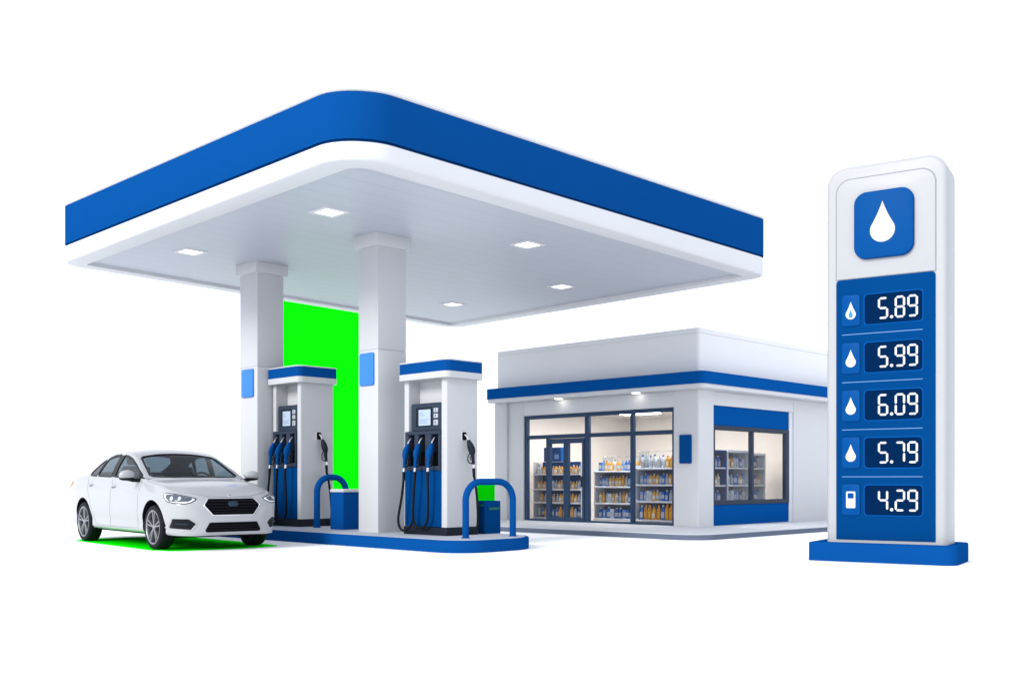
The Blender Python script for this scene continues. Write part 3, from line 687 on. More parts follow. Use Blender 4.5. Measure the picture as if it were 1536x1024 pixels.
bm = nb(); box(bm, (-.17, -.44, .325), (.17, .42, .34), .002, 1); obj('case_top', bm, M['case_glass'], t)
for y in (-.45, .42):
    bm = nb(); box(bm, (-.17, y, .003), (.17, y+.012, .324)); obj('case_side', bm, M['case_glass'], t)
# drinks cabinets behind the side window (face -y)
def cabinet(label, x0, x1, y, zs, top, m, depth=0.45):
    t = thing('drinks_cabinet', label, 'cabinet', ((x0+x1)/2, y+depth/2, 0.126), 0, 'cabinets behind the side window'); w = (x1-x0)/2; d = depth/2; h = top-0.126
    bm = nb(); box(bm, (-w, d-0.02, 0), (w, d, h), 0.004, 1); obj('back_panel', bm, m, t)
    for s_ in (-w, w-0.035):
        bm = nb(); box(bm, (s_, -d, 0), (s_+0.035, d-0.021, h), 0.004, 1); obj('side_panel', bm, m if m is M['blue_panel'] else M['shelf_metal'], t)
    bm = nb(); box(bm, (-w+0.036, -d, h-0.05), (w-0.036, d-0.021, h-0.001), 0.004, 1); obj('top_panel', bm, m if m is M['blue_panel'] else M['shelf_metal'], t)
    for z in zs:
        bm = nb(); box(bm, (-w+0.036, -d, z-0.126-0.03), (w-0.036, d-0.021, z-0.126), 0.004, 1); obj('shelf', bm, M['shelf_metal'], t)
yb = SV+0.8
cabinet('blue cabinet behind the side window frame', 17.42, 18.05, yb, [0.575, 0.904, 1.261], 1.61, M['blue_panel'])
cabinet('wide grey cabinet in the middle of the side window', 18.08, 18.98, yb, [0.575, 0.904, 1.261], 1.62, M['shelf_back'])
cabinet('narrow grey cabinet behind the side window mullion', 19.01, 19.56, yb, [0.575, 0.904, 1.261], 1.57, M['shelf_back'])
V1, V2, V3 = 'the blue side window cabinet', 'the wide side window cabinet', 'the narrow side window cabinet'
for rows, (a, b), V in ((('pWpb', 'CWyC', 'BpGb'), (17.48, 18.0), V1), (('WCyWWbC', 'WWGcbyp', 'GWwbGbC'), (18.14, 18.93), V2), (('CyBW', 'Wbby', 'Gbbp'), (19.06, 19.52), V3)):
    for i, (codes, z) in enumerate(zip(rows, (1.261, 0.904, 0.575))):
        goods_row(V, i, codes, (a, yb+0.14), (b, yb+0.14), z, .22, 1)

# the shop was measured at model scale; bring it, its shelves and its goods to full size
KS = 1.06
for o in [o for o in COL.objects if o not in SHOP_FIRST and o.parent is None and not o.name.startswith('pavement')]:
    o.location = (o.location.x*KS, o.location.y*KS, 1+(o.location.z-1)*KS)
    o.scale = tuple(c*KS for c in o.scale)

# ------------------------------------------------------------------ price totem
tot = thing('price_totem', 'tall white price totem with blue panel of five fuel prices', 'price sign', (12.160, 5.548, 0), math.radians(-32.5) - TH)
A = lambda a: 0.69 - a           # distance from the right edge of the face -> local x
TD = 0.60
bo = rounded(rect(A(1.405), 0.10, A(-0.008), 4.885), [0, 0, 0.23, 0.23], 12)
bm = nb()
lv = [(0.05, 0.0), (0.03, 0.006), (0.012, 0.022), (0.0, 0.055), (0.0, TD-0.055), (0.012, TD-0.022), (0.03, TD-0.006), (0.05, TD)]
rings = [[bm.verts.new((x, d, z)) for x, z in (inset(bo, i) if i else bo)] for i, d in lv]
k = len(bo)
for a, b in zip(rings, rings[1:]):
    for i in range(k): bm.faces.new((a[i], a[(i+1)%k], b[(i+1)%k], b[i]))
bm.faces.new(rings[0][::-1]); bm.faces.new(rings[-1])
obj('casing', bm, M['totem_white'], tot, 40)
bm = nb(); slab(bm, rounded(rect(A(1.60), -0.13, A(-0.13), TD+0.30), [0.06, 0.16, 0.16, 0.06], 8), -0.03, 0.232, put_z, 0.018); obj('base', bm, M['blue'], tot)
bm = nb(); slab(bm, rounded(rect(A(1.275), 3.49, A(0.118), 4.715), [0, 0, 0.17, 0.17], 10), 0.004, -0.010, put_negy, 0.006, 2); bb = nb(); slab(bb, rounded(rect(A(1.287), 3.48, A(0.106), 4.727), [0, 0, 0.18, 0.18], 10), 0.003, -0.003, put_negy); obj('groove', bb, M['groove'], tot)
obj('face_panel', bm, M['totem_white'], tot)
bm = nb(); slab(bm, rounded(rect(A(1.278), 0.268, A(0.115), 3.482), [0.01, 0.01, 0.045, 0.045], 5), 0.004, -0.016, put_negy, 0.006, 2); pp = obj('price_panel', bm, M['blue_panel'], tot)
def drop_outline(cx, cz, w, h, n=28):
    """tear drop, CCW, tip up"""
    out = []; r = w/2; zc = cz-h/2+r
    L_ = h-r; ta = math.asin(min(1, r/L_)) * 0.93
    for j in range(n+1):
        t = PI - ta + (PI + 2*ta)*j/n
        out.append((cx + r*math.cos(t), zc + r*math.sin(t)))
    p1 = out[-1]; tip = (cx, cz+h/2)
    for f in (0.25, 0.5, 0.75): out.append((p1[0]+(tip[0]-p1[0])*f - 0.035*w*math.sin(PI*f), p1[1]+(tip[1]-p1[1])*f))
    out.append(tip); p0 = out[0]
    for f in (0.25, 0.5, 0.75): out.append((tip[0]+(p0[0]-tip[0])*f + 0.035*w*math.sin(PI*f), tip[1]+(p0[1]-tip[1])*f))
    return out
bm = nb(); slab(bm, rounded(rect(A(1.05), 3.705, A(0.352), 4.52), 0.15, 8), 0.0, -0.075, put_negy, 0.018); tl = obj('logo_tile', bm, M['blue_tile'], tot)
bm = nb(); slab(bm, drop_outline(A(0.708), 4.135, 0.295, 0.50), -0.07, -0.083, put_negy, 0.004, 1); obj('drop_emblem', bm, M['white_gloss'], tl)

SEG = {'0': 'abcdef', '1': 'bc', '2': 'abged', '3': 'abgcd', '4': 'fgbc', '5': 'afgcd', '6': 'afgedc', '7': 'abc', '8': 'abcdefg', '9': 'abfgcd'}
def seven(bm, ch, x0, z0, w, h, th, d0, d1):
    zm_ = z0+h/2; g = th*0.20
    def hs(xa, xb, z): slab(bm, [(xa+g, z), (xa+g+th/2, z-th/2), (xb-g-th/2, z-th/2), (xb-g, z), (xb-g-th/2, z+th/2), (xa+g+th/2, z+th/2)], d0, d1, put_negy)
    def vs_(x, za, zb): slab(bm, [(x, za+g), (x+th/2, za+g+th/2), (x+th/2, zb-g-th/2), (x, zb-g), (x-th/2, zb-g-th/2), (x-th/2, za+g+th/2)], d0, d1, put_negy)
    xl, xr, zb, ztp = x0+th/2, x0+w-th/2, z0+th/2, z0+h-th/2
    for s_ in SEG[ch]:
        if s_ == 'a': hs(xl, xr, ztp)
        if s_ == 'g': hs(xl, xr, zm_)
        if s_ == 'd': hs(xl, xr, zb)
        if s_ == 'f': vs_(xl, zm_, ztp)
        if s_ == 'b': vs_(xr, zm_, ztp)
        if s_ == 'e': vs_(xl, zb, zm_)
        if s_ == 'c': vs_(xr, zb, zm_)
for i, (price, zc) in enumerate((('5.89', 3.092), ('5.99', 2.502), ('6.09', 1.917), ('5.79', 1.337), ('4.29', 0.758))):
    # raised rim, then the dark screen set inside it
    bm = nb(); slab(bm, rounded(rect(A(0.945), zc-0.195, A(0.247), zc+0.195), 0.05, 6), -0.012, -0.021, put_negy, 0.006, 2); fr = obj('display_rim', bm, M['store_blue'], tot)
    bm = nb(); slab(bm, rounded(rect(A(0.932), zc-0.182, A(0.26), zc+0.182), 0.042, 6), -0.012, -0.0225, put_negy, 0.0); dp = obj('price_display', bm, M['navy'], tot)
    dw, dh, th = 0.120, 0.262, 0.0245
    for ch, a in ((price[0], 0.772), (price[2], 0.576), (price[3], 0.430)):
        bm = nb(); seven(bm, ch, A(a), zc-dh/2, dw, dh, th, -0.022, -0.0265); obj('digit', bm, M['digit'], dp)
    bm = nb(); slab(bm, [(A(0.612)+0.019*math.cos(2*PI*q/14), zc-dh/2+0.018+0.019*math.sin(2*PI*q/14)) for q in range(14)], -0.022, -0.0265, put_negy); obj('decimal_point', bm, M['digit'], dp)
    bm = nb(); slab(bm, rounded(rect(A(1.205), zc-0.19, A(0.985), zc+0.195), 0.035, 5), -0.012, -0.034, put_negy, 0.009, 2); ic = obj('grade_tile', bm, M['blue_tile'], tot)
    if i < 4:
        bm = nb(); slab(bm, drop_outline(A(1.095), zc, 0.122, 0.215), -0.033, -0.038, put_negy); obj('drop_symbol', bm, M['digit'], ic)
        if i == 0:
            bm = nb(); slab(bm, drop_outline(A(1.095), zc-0.035, 0.052, 0.105), -0.037, -0.040, put_negy); obj('inner_drop', bm, M['blue_light'], ic)
    else:
        bm = nb(); w = 0.056
        slab(bm, rounded(rect(A(1.095)-w, zc-0.10, A(1.095)+w, zc+0.105), 0.014, 4), -0.033, -0.038, put_negy)
        g_ = obj('pump_symbol', bm, M['digit'], ic)
        bm = nb(); on_negy(bm, A(1.095)-w*0.66, A(1.095)+w*0.66, zc+0.018, zc+0.084, -0.037, -0.0395, 0.006); obj('symbol_window', bm, M['blue_tile'], ic)
    if i < 4:
        zl = zc-0.293; bm = nb(); box(bm, (A(1.205), -0.0185, zl-0.0035), (A(0.258), -0.014, zl+0.0035)); obj('divider', bm, M['bpale'], tot)

# ------------------------------------------------------------------ car
def pchip(xk, yk):
    xk = np.array(xk, float); yk = np.array(yk, float); o = np.argsort(xk); xk, yk = xk[o], yk[o]
    h = np.diff(xk); d = np.diff(yk)/h; m = np.zeros_like(yk); m[0], m[-1] = d[0], d[-1]
    for i in range(1, len(yk)-1):
        if d[i-1]*d[i] > 0:
            w1, w2 = 2*h[i]+h[i-1], h[i]+2*h[i-1]; m[i] = (w1+w2)/(w1/d[i-1]+w2/d[i])
    def f(x):
        x = np.clip(x, xk[0], xk[-1]); i = np.clip(np.searchsorted(xk, x)-1, 0, len(h)-1); t = (x-xk[i])/h[i]
        return yk[i]*(1+2*t)*(1-t)**2 + h[i]*m[i]*t*(1-t)**2 + yk[i+1]*t*t*(3-2*t) + h[i]*m[i+1]*t*t*(t-1)
    return f
kv = lambda s_: list(zip(*[tuple(map(float, p.split(':'))) for p in s_.split()]))
K = lambda s_: pchip(*kv(s_))
zc_ = K('-2.40:.70 -2.385:.86 -2.35:1.0 -2.31:1.045 -2.2:1.07 -1.95:1.095 -1.7:1.14 -1.45:1.235 -1.15:1.35 -.8:1.44 -.4:1.49 -.1:1.497 .12:1.475 .3:1.42 .6:1.28 .9:1.125 1.06:1.045 1.15:1.022 1.5:.985 1.8:.93 2.0:.875 2.15:.82 2.25:.765 2.31:.715 2.35:.65 2.375:.56 2.385:.47')
yr_ = K('-2.40:.30 -2.36:.46 -2.2:.60 -1.95:.66 -1.7:.67 -1.4:.66 -1.1:.655 -.6:.66 -.1:.66 .2:.665 .5:.70 .8:.755 1.0:.775 1.2:.72 1.6:.66 2.0:.58 2.2:.48 2.3:.36 2.35:.24 2.385:.10')
zr_ = K('-2.40:.69 -2.385:.84 -2.35:.975 -2.31:1.02 -2.2:1.045 -1.95:1.07 -1.7:1.11 -1.45:1.185 -1.15:1.295 -.8:1.385 -.4:1.435 -.1:1.44 .12:1.42 .3:1.365 .6:1.23 .9:1.085 1.06:1.005 1.2:.985 1.6:.945 2.0:.86 2.15:.81 2.25:.755 2.31:.70 2.35:.64 2.385:.465')
ws_ = K('-2.40:.38 -2.37:.56 -2.3:.66 -2.15:.735 -1.9:.79 -1.5:.825 -1.0:.835 0:.835 .8:.825 1.2:.81 1.6:.79 1.9:.755 2.1:.69 2.2:.625 2.3:.47 2.35:.33 2.385:.14')
zs_ = K('-2.40:.67 -2.385:.78 -2.35:.88 -2.3:.945 -2.15:1.0 -1.8:1.045 -1.4:1.06 -1.0:1.06 -.3:1.035 .5:1.0 1.0:.972 1.3:.945 1.6:.905 1.9:.845 2.1:.785 2.25:.72 2.33:.64 2.385:.46')
wm_ = K('-2.40:.44 -2.385:.55 -2.33:.68 -2.2:.775 -2.0:.825 -1.6:.858 -1.0:.865 0:.868 1.0:.868 1.5:.866 1.8:.85 2.0:.815 2.15:.755 2.25:.675 2.32:.565 2.36:.43 2.38:.28 2.385:.16')
zb_ = K('-2.40:.48 -2.38:.36 -2.3:.29 -2.0:.245 -1.0:.215 1.0:.215 2.0:.205 2.25:.205 2.34:.225 2.37:.27 2.385:.36')
xs_ = np.unique(np.concatenate([np.linspace(-2.4, -2.2, 18), np.linspace(-2.2, 1.95, 150), np.linspace(1.95, 2.3, 24), np.linspace(2.3, 2.385, 22)]))
def section(x):
    wm, ws, zs, yr, zr, zc, zb = [float(f(x)) for f in (wm_, ws_, zs_, yr_, zr_, zc_, zb_)]
    zs = max(zs, zb+0.05); z_lo = zb+(zs-zb)*0.08; 
    pts = [(0, zb+0.015), (wm*0.75, zb+0.01), (wm*0.955, zb), (wm*0.968, z_lo)]
    pts += [(wm*0.948, zb+(zs-zb)*0.20), (wm*0.984, zb+(zs-zb)*0.34), (wm*0.990, zb+(zs-zb)*0.55), (wm*0.998, zb+(zs-zb)*0.76), (wm*1.0, zb+(zs-zb)*0.82), (wm*0.970, zb+(zs-zb)*0.88)]
    pts += [(ws, zs)]
    bulge = 0.018 if zr-zs > 0.12 else 0.004
    for f in (0.25, 0.5, 0.75): pts.append((ws+(yr-ws)*f+bulge*math.sin(PI*f), zs+(zr-zs)*f))
    pts.append((yr, zr))
    for f in (0.15, 0.3, 0.45, 0.6, 0.8, 1.0):
        pts.append((yr*(1-f), zr+(zc-zr)*(1-(1-f)**2.2)))
    P = np.array(pts); 
    # resample with a fixed number of points on every span so rows line up
    cnt = [3, 2, 1, 2, 3, 3, 3, 2, 2, 3, 4, 4, 4, 4, 3, 2, 2, 2, 2, 2]
    out = []
    for i, n_ in enumerate(cnt):
        for j in range(n_): out.append(P[i]+(P[i+1]-P[i])*j/n_)
    out.append(P[-1]); out = np.array(out)
    for _ in range(2):
        q = out.copy(); q[1:-1] = 0.25*out[:-2]+0.5*out[1:-1]+0.25*out[2:]; q[0, 1] = out[0, 1]; out = q
    return out
SECS = np.array([section(x) for x in xs_])
nS, nP = SECS.shape[:2]
def wx(x):      # overhangs: short nose, longer tail
    return 1.42+(x-1.42)*0.88 if x > 1.42 else (-1.42+(x+1.42)*1.153 if x < -1.42 else x)
def body_bm():
    bm = nb(); G = []
    for i in range(nS):
        row = []
        for j in range(nP): row.append(bm.verts.new((wx(xs_[i]), -SECS[i, j, 0], SECS[i, j, 1])))
        for j in range(nP-2, 0, -1): row.append(bm.verts.new((wx(xs_[i]), SECS[i, j, 0], SECS[i, j, 1])))
        G.append(row)
    k = len(G[0])
    for a, b in zip(G, G[1:]):
        for j in range(k): bm.faces.new((a[j], a[(j+1) % k], b[(j+1) % k], b[j]))
    bm.faces.new(G[0]); bm.faces.new(G[-1][::-1])
    bmesh.ops.recalc_face_normals(bm, faces=bm.faces[:])
    return bm
bmB = body_bm(); BVH = BVHTree.FromBMesh(bmB)

CAR_C = (7.948, 15.448); CAR_R = math.radians(-94.17)
car = thing('white_sedan', 'white four-door sedan parked beside the pump island', 'car', (CAR_C[0], CAR_C[1], 0), CAR_R)
WB, WY, WR = 1.42, 0.735, 0.325

def hit(p, d):
    h_ = BVH.ray_cast(Vector(p), Vector(d)); return (h_[0], h_[1]) if h_[0] is not None else (None, None)
def side_pt(x, z, sgn, off=0.0):
    p, n = hit((x, sgn*2.0, z), (0, -sgn, 0))
    if p is None:
        p, n, _, _ = BVH.find_nearest(Vector((x, sgn*0.8, z)))
    return p + n*off, n
def patch(outline, proj, off=0.004, thick=0.012, rings=6, dome=0.0):
    """lay a flat outline on the car body: outline points go through proj(a, b) -> (point, normal)"""
    bm = nb(); n_ = len(outline); c = np.mean(np.array(outline), axis=0); R = []
    for k in range(rings+1):
        s_ = 1-k/rings; row = []
        if k == rings: outl = [tuple(c)]
        else: outl = [(c[0]+(a-c[0])*s_, c[1]+(b-c[1])*s_) for a, b in outline]
        for a, b in outl:
            p, nn = proj(a, b); row.append(bm.verts.new(p+nn*(off+dome*(1-s_*s_))))
        R.append(row)
    back = []
    for a, b in outline:
        p, nn = proj(a, b); back.append(bm.verts.new(p+nn*(off-thick)))
    for i in range(n_): bm.faces.new((back[i], back[(i+1)%n_], R[0][(i+1)%n_], R[0][i]))
    for a, b in zip(R, R[1:]):
        for i in range(n_):
            if len(b) == 1: bm.faces.new((a[i], a[(i+1)%n_], b[0]))
            else: bm.faces.new((a[i], a[(i+1)%n_], b[(i+1)%n_], b[i]))
    return bm
def band(outline, proj, w_out, w_in, off=0.006, thick=0.02):
    """ring that follows an outline on the body"""
    bm = nb(); o_ = inset(outline, -w_out); m_ = outline; i_ = inset(outline, w_in); n_ = len(outline); R = []
    for pl, of in ((o_, off-thick), (o_, off), (m_, off+0.002), (i_, off), (i_, off-thick)):
        row = []
        for a, b in pl:
            p, nn = proj(a, b); row.append(bm.verts.new(p+nn*of))
        R.append(row)
    for a, b in zip(R, R[1:]):
        for i in range(n_): bm.faces.new((a[i], a[(i+1)%n_], b[(i+1)%n_], b[i]))
    return bm
def dens(poly, step=0.05):
    out = []
    for i in range(len(poly)):
        a = np.array(poly[i]); b = np.array(poly[(i+1) % len(poly)]); n_ = max(1, int(np.linalg.norm(b-a)/step))
        for j in range(n_): out.append(tuple(a+(b-a)*j/n_))
    return out
def area(p): return 0.5*sum(p[i-1][0]*p[i][1]-p[i][0]*p[i-1][1] for i in range(len(p)))
def ccw(p): return p if area(p) > 0 else p[::-1]
def inside(p, poly):
    x, y = p; r = False
    for i in range(len(poly)):
        x1, y1 = poly[i-1]; x2, y2 = poly[i]
        if (y1 > y) != (y2 > y) and x < (x2-x1)*(y-y1)/(y2-y1)+x1: r = not r
    return r
# window outlines, side view (x, z)
belt = lambda x: 1.052 - 0.03*(x+1.0)/2 - 0.012*max(0, x-0.5)
win_front = ccw([(0.98, belt(.98)+.01), (0.80, 1.11), (0.52, 1.235), (0.30, 1.325), (0.14, 1.368), (-0.01, 1.388), (-0.065, 1.21), (-0.09, belt(-.1)+.018), (0.4, belt(.4)+.012)])
win_rear = ccw([(-0.13, 1.396), (-0.19, 1.21), (-0.21, belt(-.2)+.018), (-0.55, belt(-.55)+.02), (-0.80, belt(-.8)+.022), (-0.72, 1.20), (-0.62, 1.345), (-0.40, 1.388)])
win_quarter = ccw([(-0.845, belt(-.8)+.022), (-1.14, belt(-1.1)+.03), (-1.12, 1.135), (-0.97, 1.235), (-0.80, 1.305), (-0.67, 1.338), (-0.76, 1.19)])
WINS = [rounded(w, 0.03, 3) for w in (win_front, win_rear, win_quarter)]
# windscreen and rear screen, plan view (x, y)
WS = ccw([(1.075, 0.0), (1.055, 0.35), (0.98, 0.655), (0.93, 0.69), (0.65, 0.645), (0.40, 0.60), (0.35, 0.56), (0.32, 0.3), (0.315, 0.0), (0.32, -0.3), (0.35, -0.56), (0.40, -0.60), (0.65, -0.645), (0.93, -0.69), (0.98, -0.655), (1.055, -0.35)])
RS = ccw([(-1.72, 0.0), (-1.70, 0.4), (-1.64, 0.58), (-1.25, 0.575), (-0.93, 0.53), (-0.90, 0.3), (-0.89, 0), (-0.90, -0.3), (-0.93, -0.53), (-1.25, -0.575), (-1.64, -0.58), (-1.70, -0.4)])
RS = [(wx(a), b) for a, b in RS]
def top_pt(x, y):
    p, n = hit((x, y, 3), (0, 0, -1))
    if p is None: p, n, _, _ = BVH.find_nearest(Vector((x, y, 1.0)))
    return p, n
P_SIDE = {s_: (lambda a, b, s_=s_: side_pt(a, b, s_)) for s_ in (-1, 1)}
def in_window(c, n, grow=0.0):
    if abs(n.y) > 0.5 and c.z > 1.03:
        for w in WINS:
            if inside((c.x, c.z), w): return True
    if n.z > 0.2 and c.z > 1.02 and (inside((c.x, c.y), WS) or inside((c.x, c.y), RS)): return True
    return False
# shell with wheel arches cut by a boolean, then openings for the glass
me = bpy.data.meshes.new('body'); bmB.to_mesh(me); me.materials.append(M['car']); me.materials.append(M['black'])
tmp = bpy.data.objects.new('body', me); COL.objects.link(tmp)
cut = nb()
for x in (WB, -WB):
    for s_ in (-1, 1):
        lathe(cut, [(0, 0.0), (0.385, 0.0), (0.385, 0.45), (0, 0.45)], 48, Matrix.Translation((x, s_*0.52, WR+0.01)) @ Matrix.Rotation(-s_*PI/2, 4, 'X'), mi=1)
bmesh.ops.recalc_face_normals(cut, faces=cut.faces[:])
mc = bpy.data.meshes.new('cut'); cut.to_mesh(mc); cut.free(); mc.materials.append(M['black']); mc.materials.append(M['black'])
oc = bpy.data.objects.new('cut', mc); COL.objects.link(oc)
md = tmp.modifiers.new('b', 'BOOLEAN'); md.operation = 'DIFFERENCE'; md.object = oc; md.solver = 'EXACT'; md.material_mode = 'INDEX'
dg = bpy.context.evaluated_depsgraph_get()
me2 = bpy.data.meshes.new_from_object(tmp.evaluated_get(dg))
bpy.data.objects.remove(tmp); bpy.data.objects.remove(oc)
bm = nb(); bm.from_mesh(me2)
bm.normal_update()
kill = [f for f in bm.faces if in_window(f.calc_center_median(), f.normal)]
bmesh.ops.delete(bm, geom=kill, context='FACES')
for f in bm.faces: f.smooth = True
for e in bm.edges:
    if len(e.link_faces) == 2 and e.calc_face_angle(0) > 0.9: e.smooth = False
mb = bpy.data.meshes.new('body'); bm.to_mesh(mb); bm.free(); mb.materials.append(M['car']); mb.materials.append(M['black'])
body = bpy.data.objects.new('body', mb); COL.objects.link(body); body.parent = car
# dark cabin lining just inside the shell
bm = nb(); bm.from_mesh(mb); bm.normal_update()
dv = {v: v.normal.copy() for v in bm.verts}
bmesh.ops.delete(bm, geom=[f for f in bm.faces if f.calc_center_median().z < 0.62 or abs(f.calc_center_median().x) > 1.62], context='FACES')
for v in bm.verts: v.co -= dv[v]*0.018
obj('cabin_lining', bm, M['car_dark'], car, 180, fix=False)
bm = nb(); box(bm, (-1.6, -0.74, 0.55), (1.0, 0.74, 0.60)); box(bm, (0.55, -0.72, 0.62), (1.05, 0.72, 0.93), 0.06, 3); box(bm, (-1.6, -0.66, 0.95), (-1.1, 0.66, 1.0), 0.01)
obj('dashboard', bm, M['car_dark'], car)
for y in (-0.36, 0.36):
    bm = nb(); box(bm, (-0.35, y-0.24, 0.60), (0.2, y+0.24, 0.76), 0.05, 3)
    t = bmesh.new(); box(t, (-0.07, y-0.23, 0.0), (0.07, y+0.23, 0.56), 0.06, 3); box(t, (-0.05, y-0.13, 0.585), (0.05, y+0.13, 0.74), 0.045, 3)
    merge(bm, t, 0, Matrix.Translation((-0.30, 0, 0.68)) @ Matrix.Rotation(-0.25, 4, 'Y')); obj('front_seat', bm, M['slate'], car)
bm = nb(); box(bm, (-1.15, -0.62, 0.60), (-0.65, 0.62, 0.74), 0.05, 3)
t = bmesh.new(); box(t, (-0.07, -0.62, 0), (0.07, 0.62, 0.50), 0.05, 3)
merge(bm, t, 0, Matrix.Translation((-1.05, 0, 0.66)) @ Matrix.Rotation(-0.35, 4, 'Y')); obj('rear_seat', bm, M['slate'], car)
bm = nb(); pts = [Vector((0.0, 0.175*math.cos(2*PI*k/28), 0.175*math.sin(2*PI*k/28))) for k in range(29)]
tube(bm, pts, 0.016, 8, False); tube(bm, [(0, -.16, 0), (0, .16, 0)], 0.018, 8); tube(bm, [(0, 0, 0), (0, 0, -.16)], 0.018, 8); tube(bm, [(0, 0, 0), (.3, 0, -.02)], 0.025, 8)
bmesh.ops.transform(bm, matrix=Matrix.Translation((0.36, 0.36, 0.96)) @ Matrix.Rotation(0.42, 4, 'Y'), verts=bm.verts[:]); obj('steering_wheel', bm, M['black'], car)
# glass and trims
for s_ in (-1, 1):
    for w in WINS:
        o_ = dens(inset(w, -0.006), 0.06)
        g_ = obj('side_window', patch(o_, P_SIDE[s_], -0.004, 0.004, 5), M['car_glass'], car, 180)
        obj('window_trim', band(dens(w, 0.05), P_SIDE[s_], 0.014, 0.016, 0.003, 0.022), M['car_trim'], g_, 180)
    # B pillar cover
    bp = ccw([(0.0, 1.385), (-0.07, 1.21), (-0.10, belt(-.1)+.012), (-0.205, belt(-.2)+.012), (-0.185, 1.21), (-0.12, 1.39)])
    obj('pillar_cover', patch(dens(bp, 0.05), P_SIDE[s_], 0.003, 0.02, 4), M['car_trim'], car, 180)
for nm, o_ in (('windscreen', WS), ('rear_screen', RS)):
    pj = lambda a, b: top_pt(a, b)
    g_ = obj(nm, patch(dens(inset(o_, -0.004), 0.06), pj, -0.004, 0.004, 8), M['car_glass'], car, 180)
    obj('screen_trim', band(dens(o_, 0.06), pj, 0.010, 0.022, 0.003, 0.022), M['car_trim'], g_, 180)
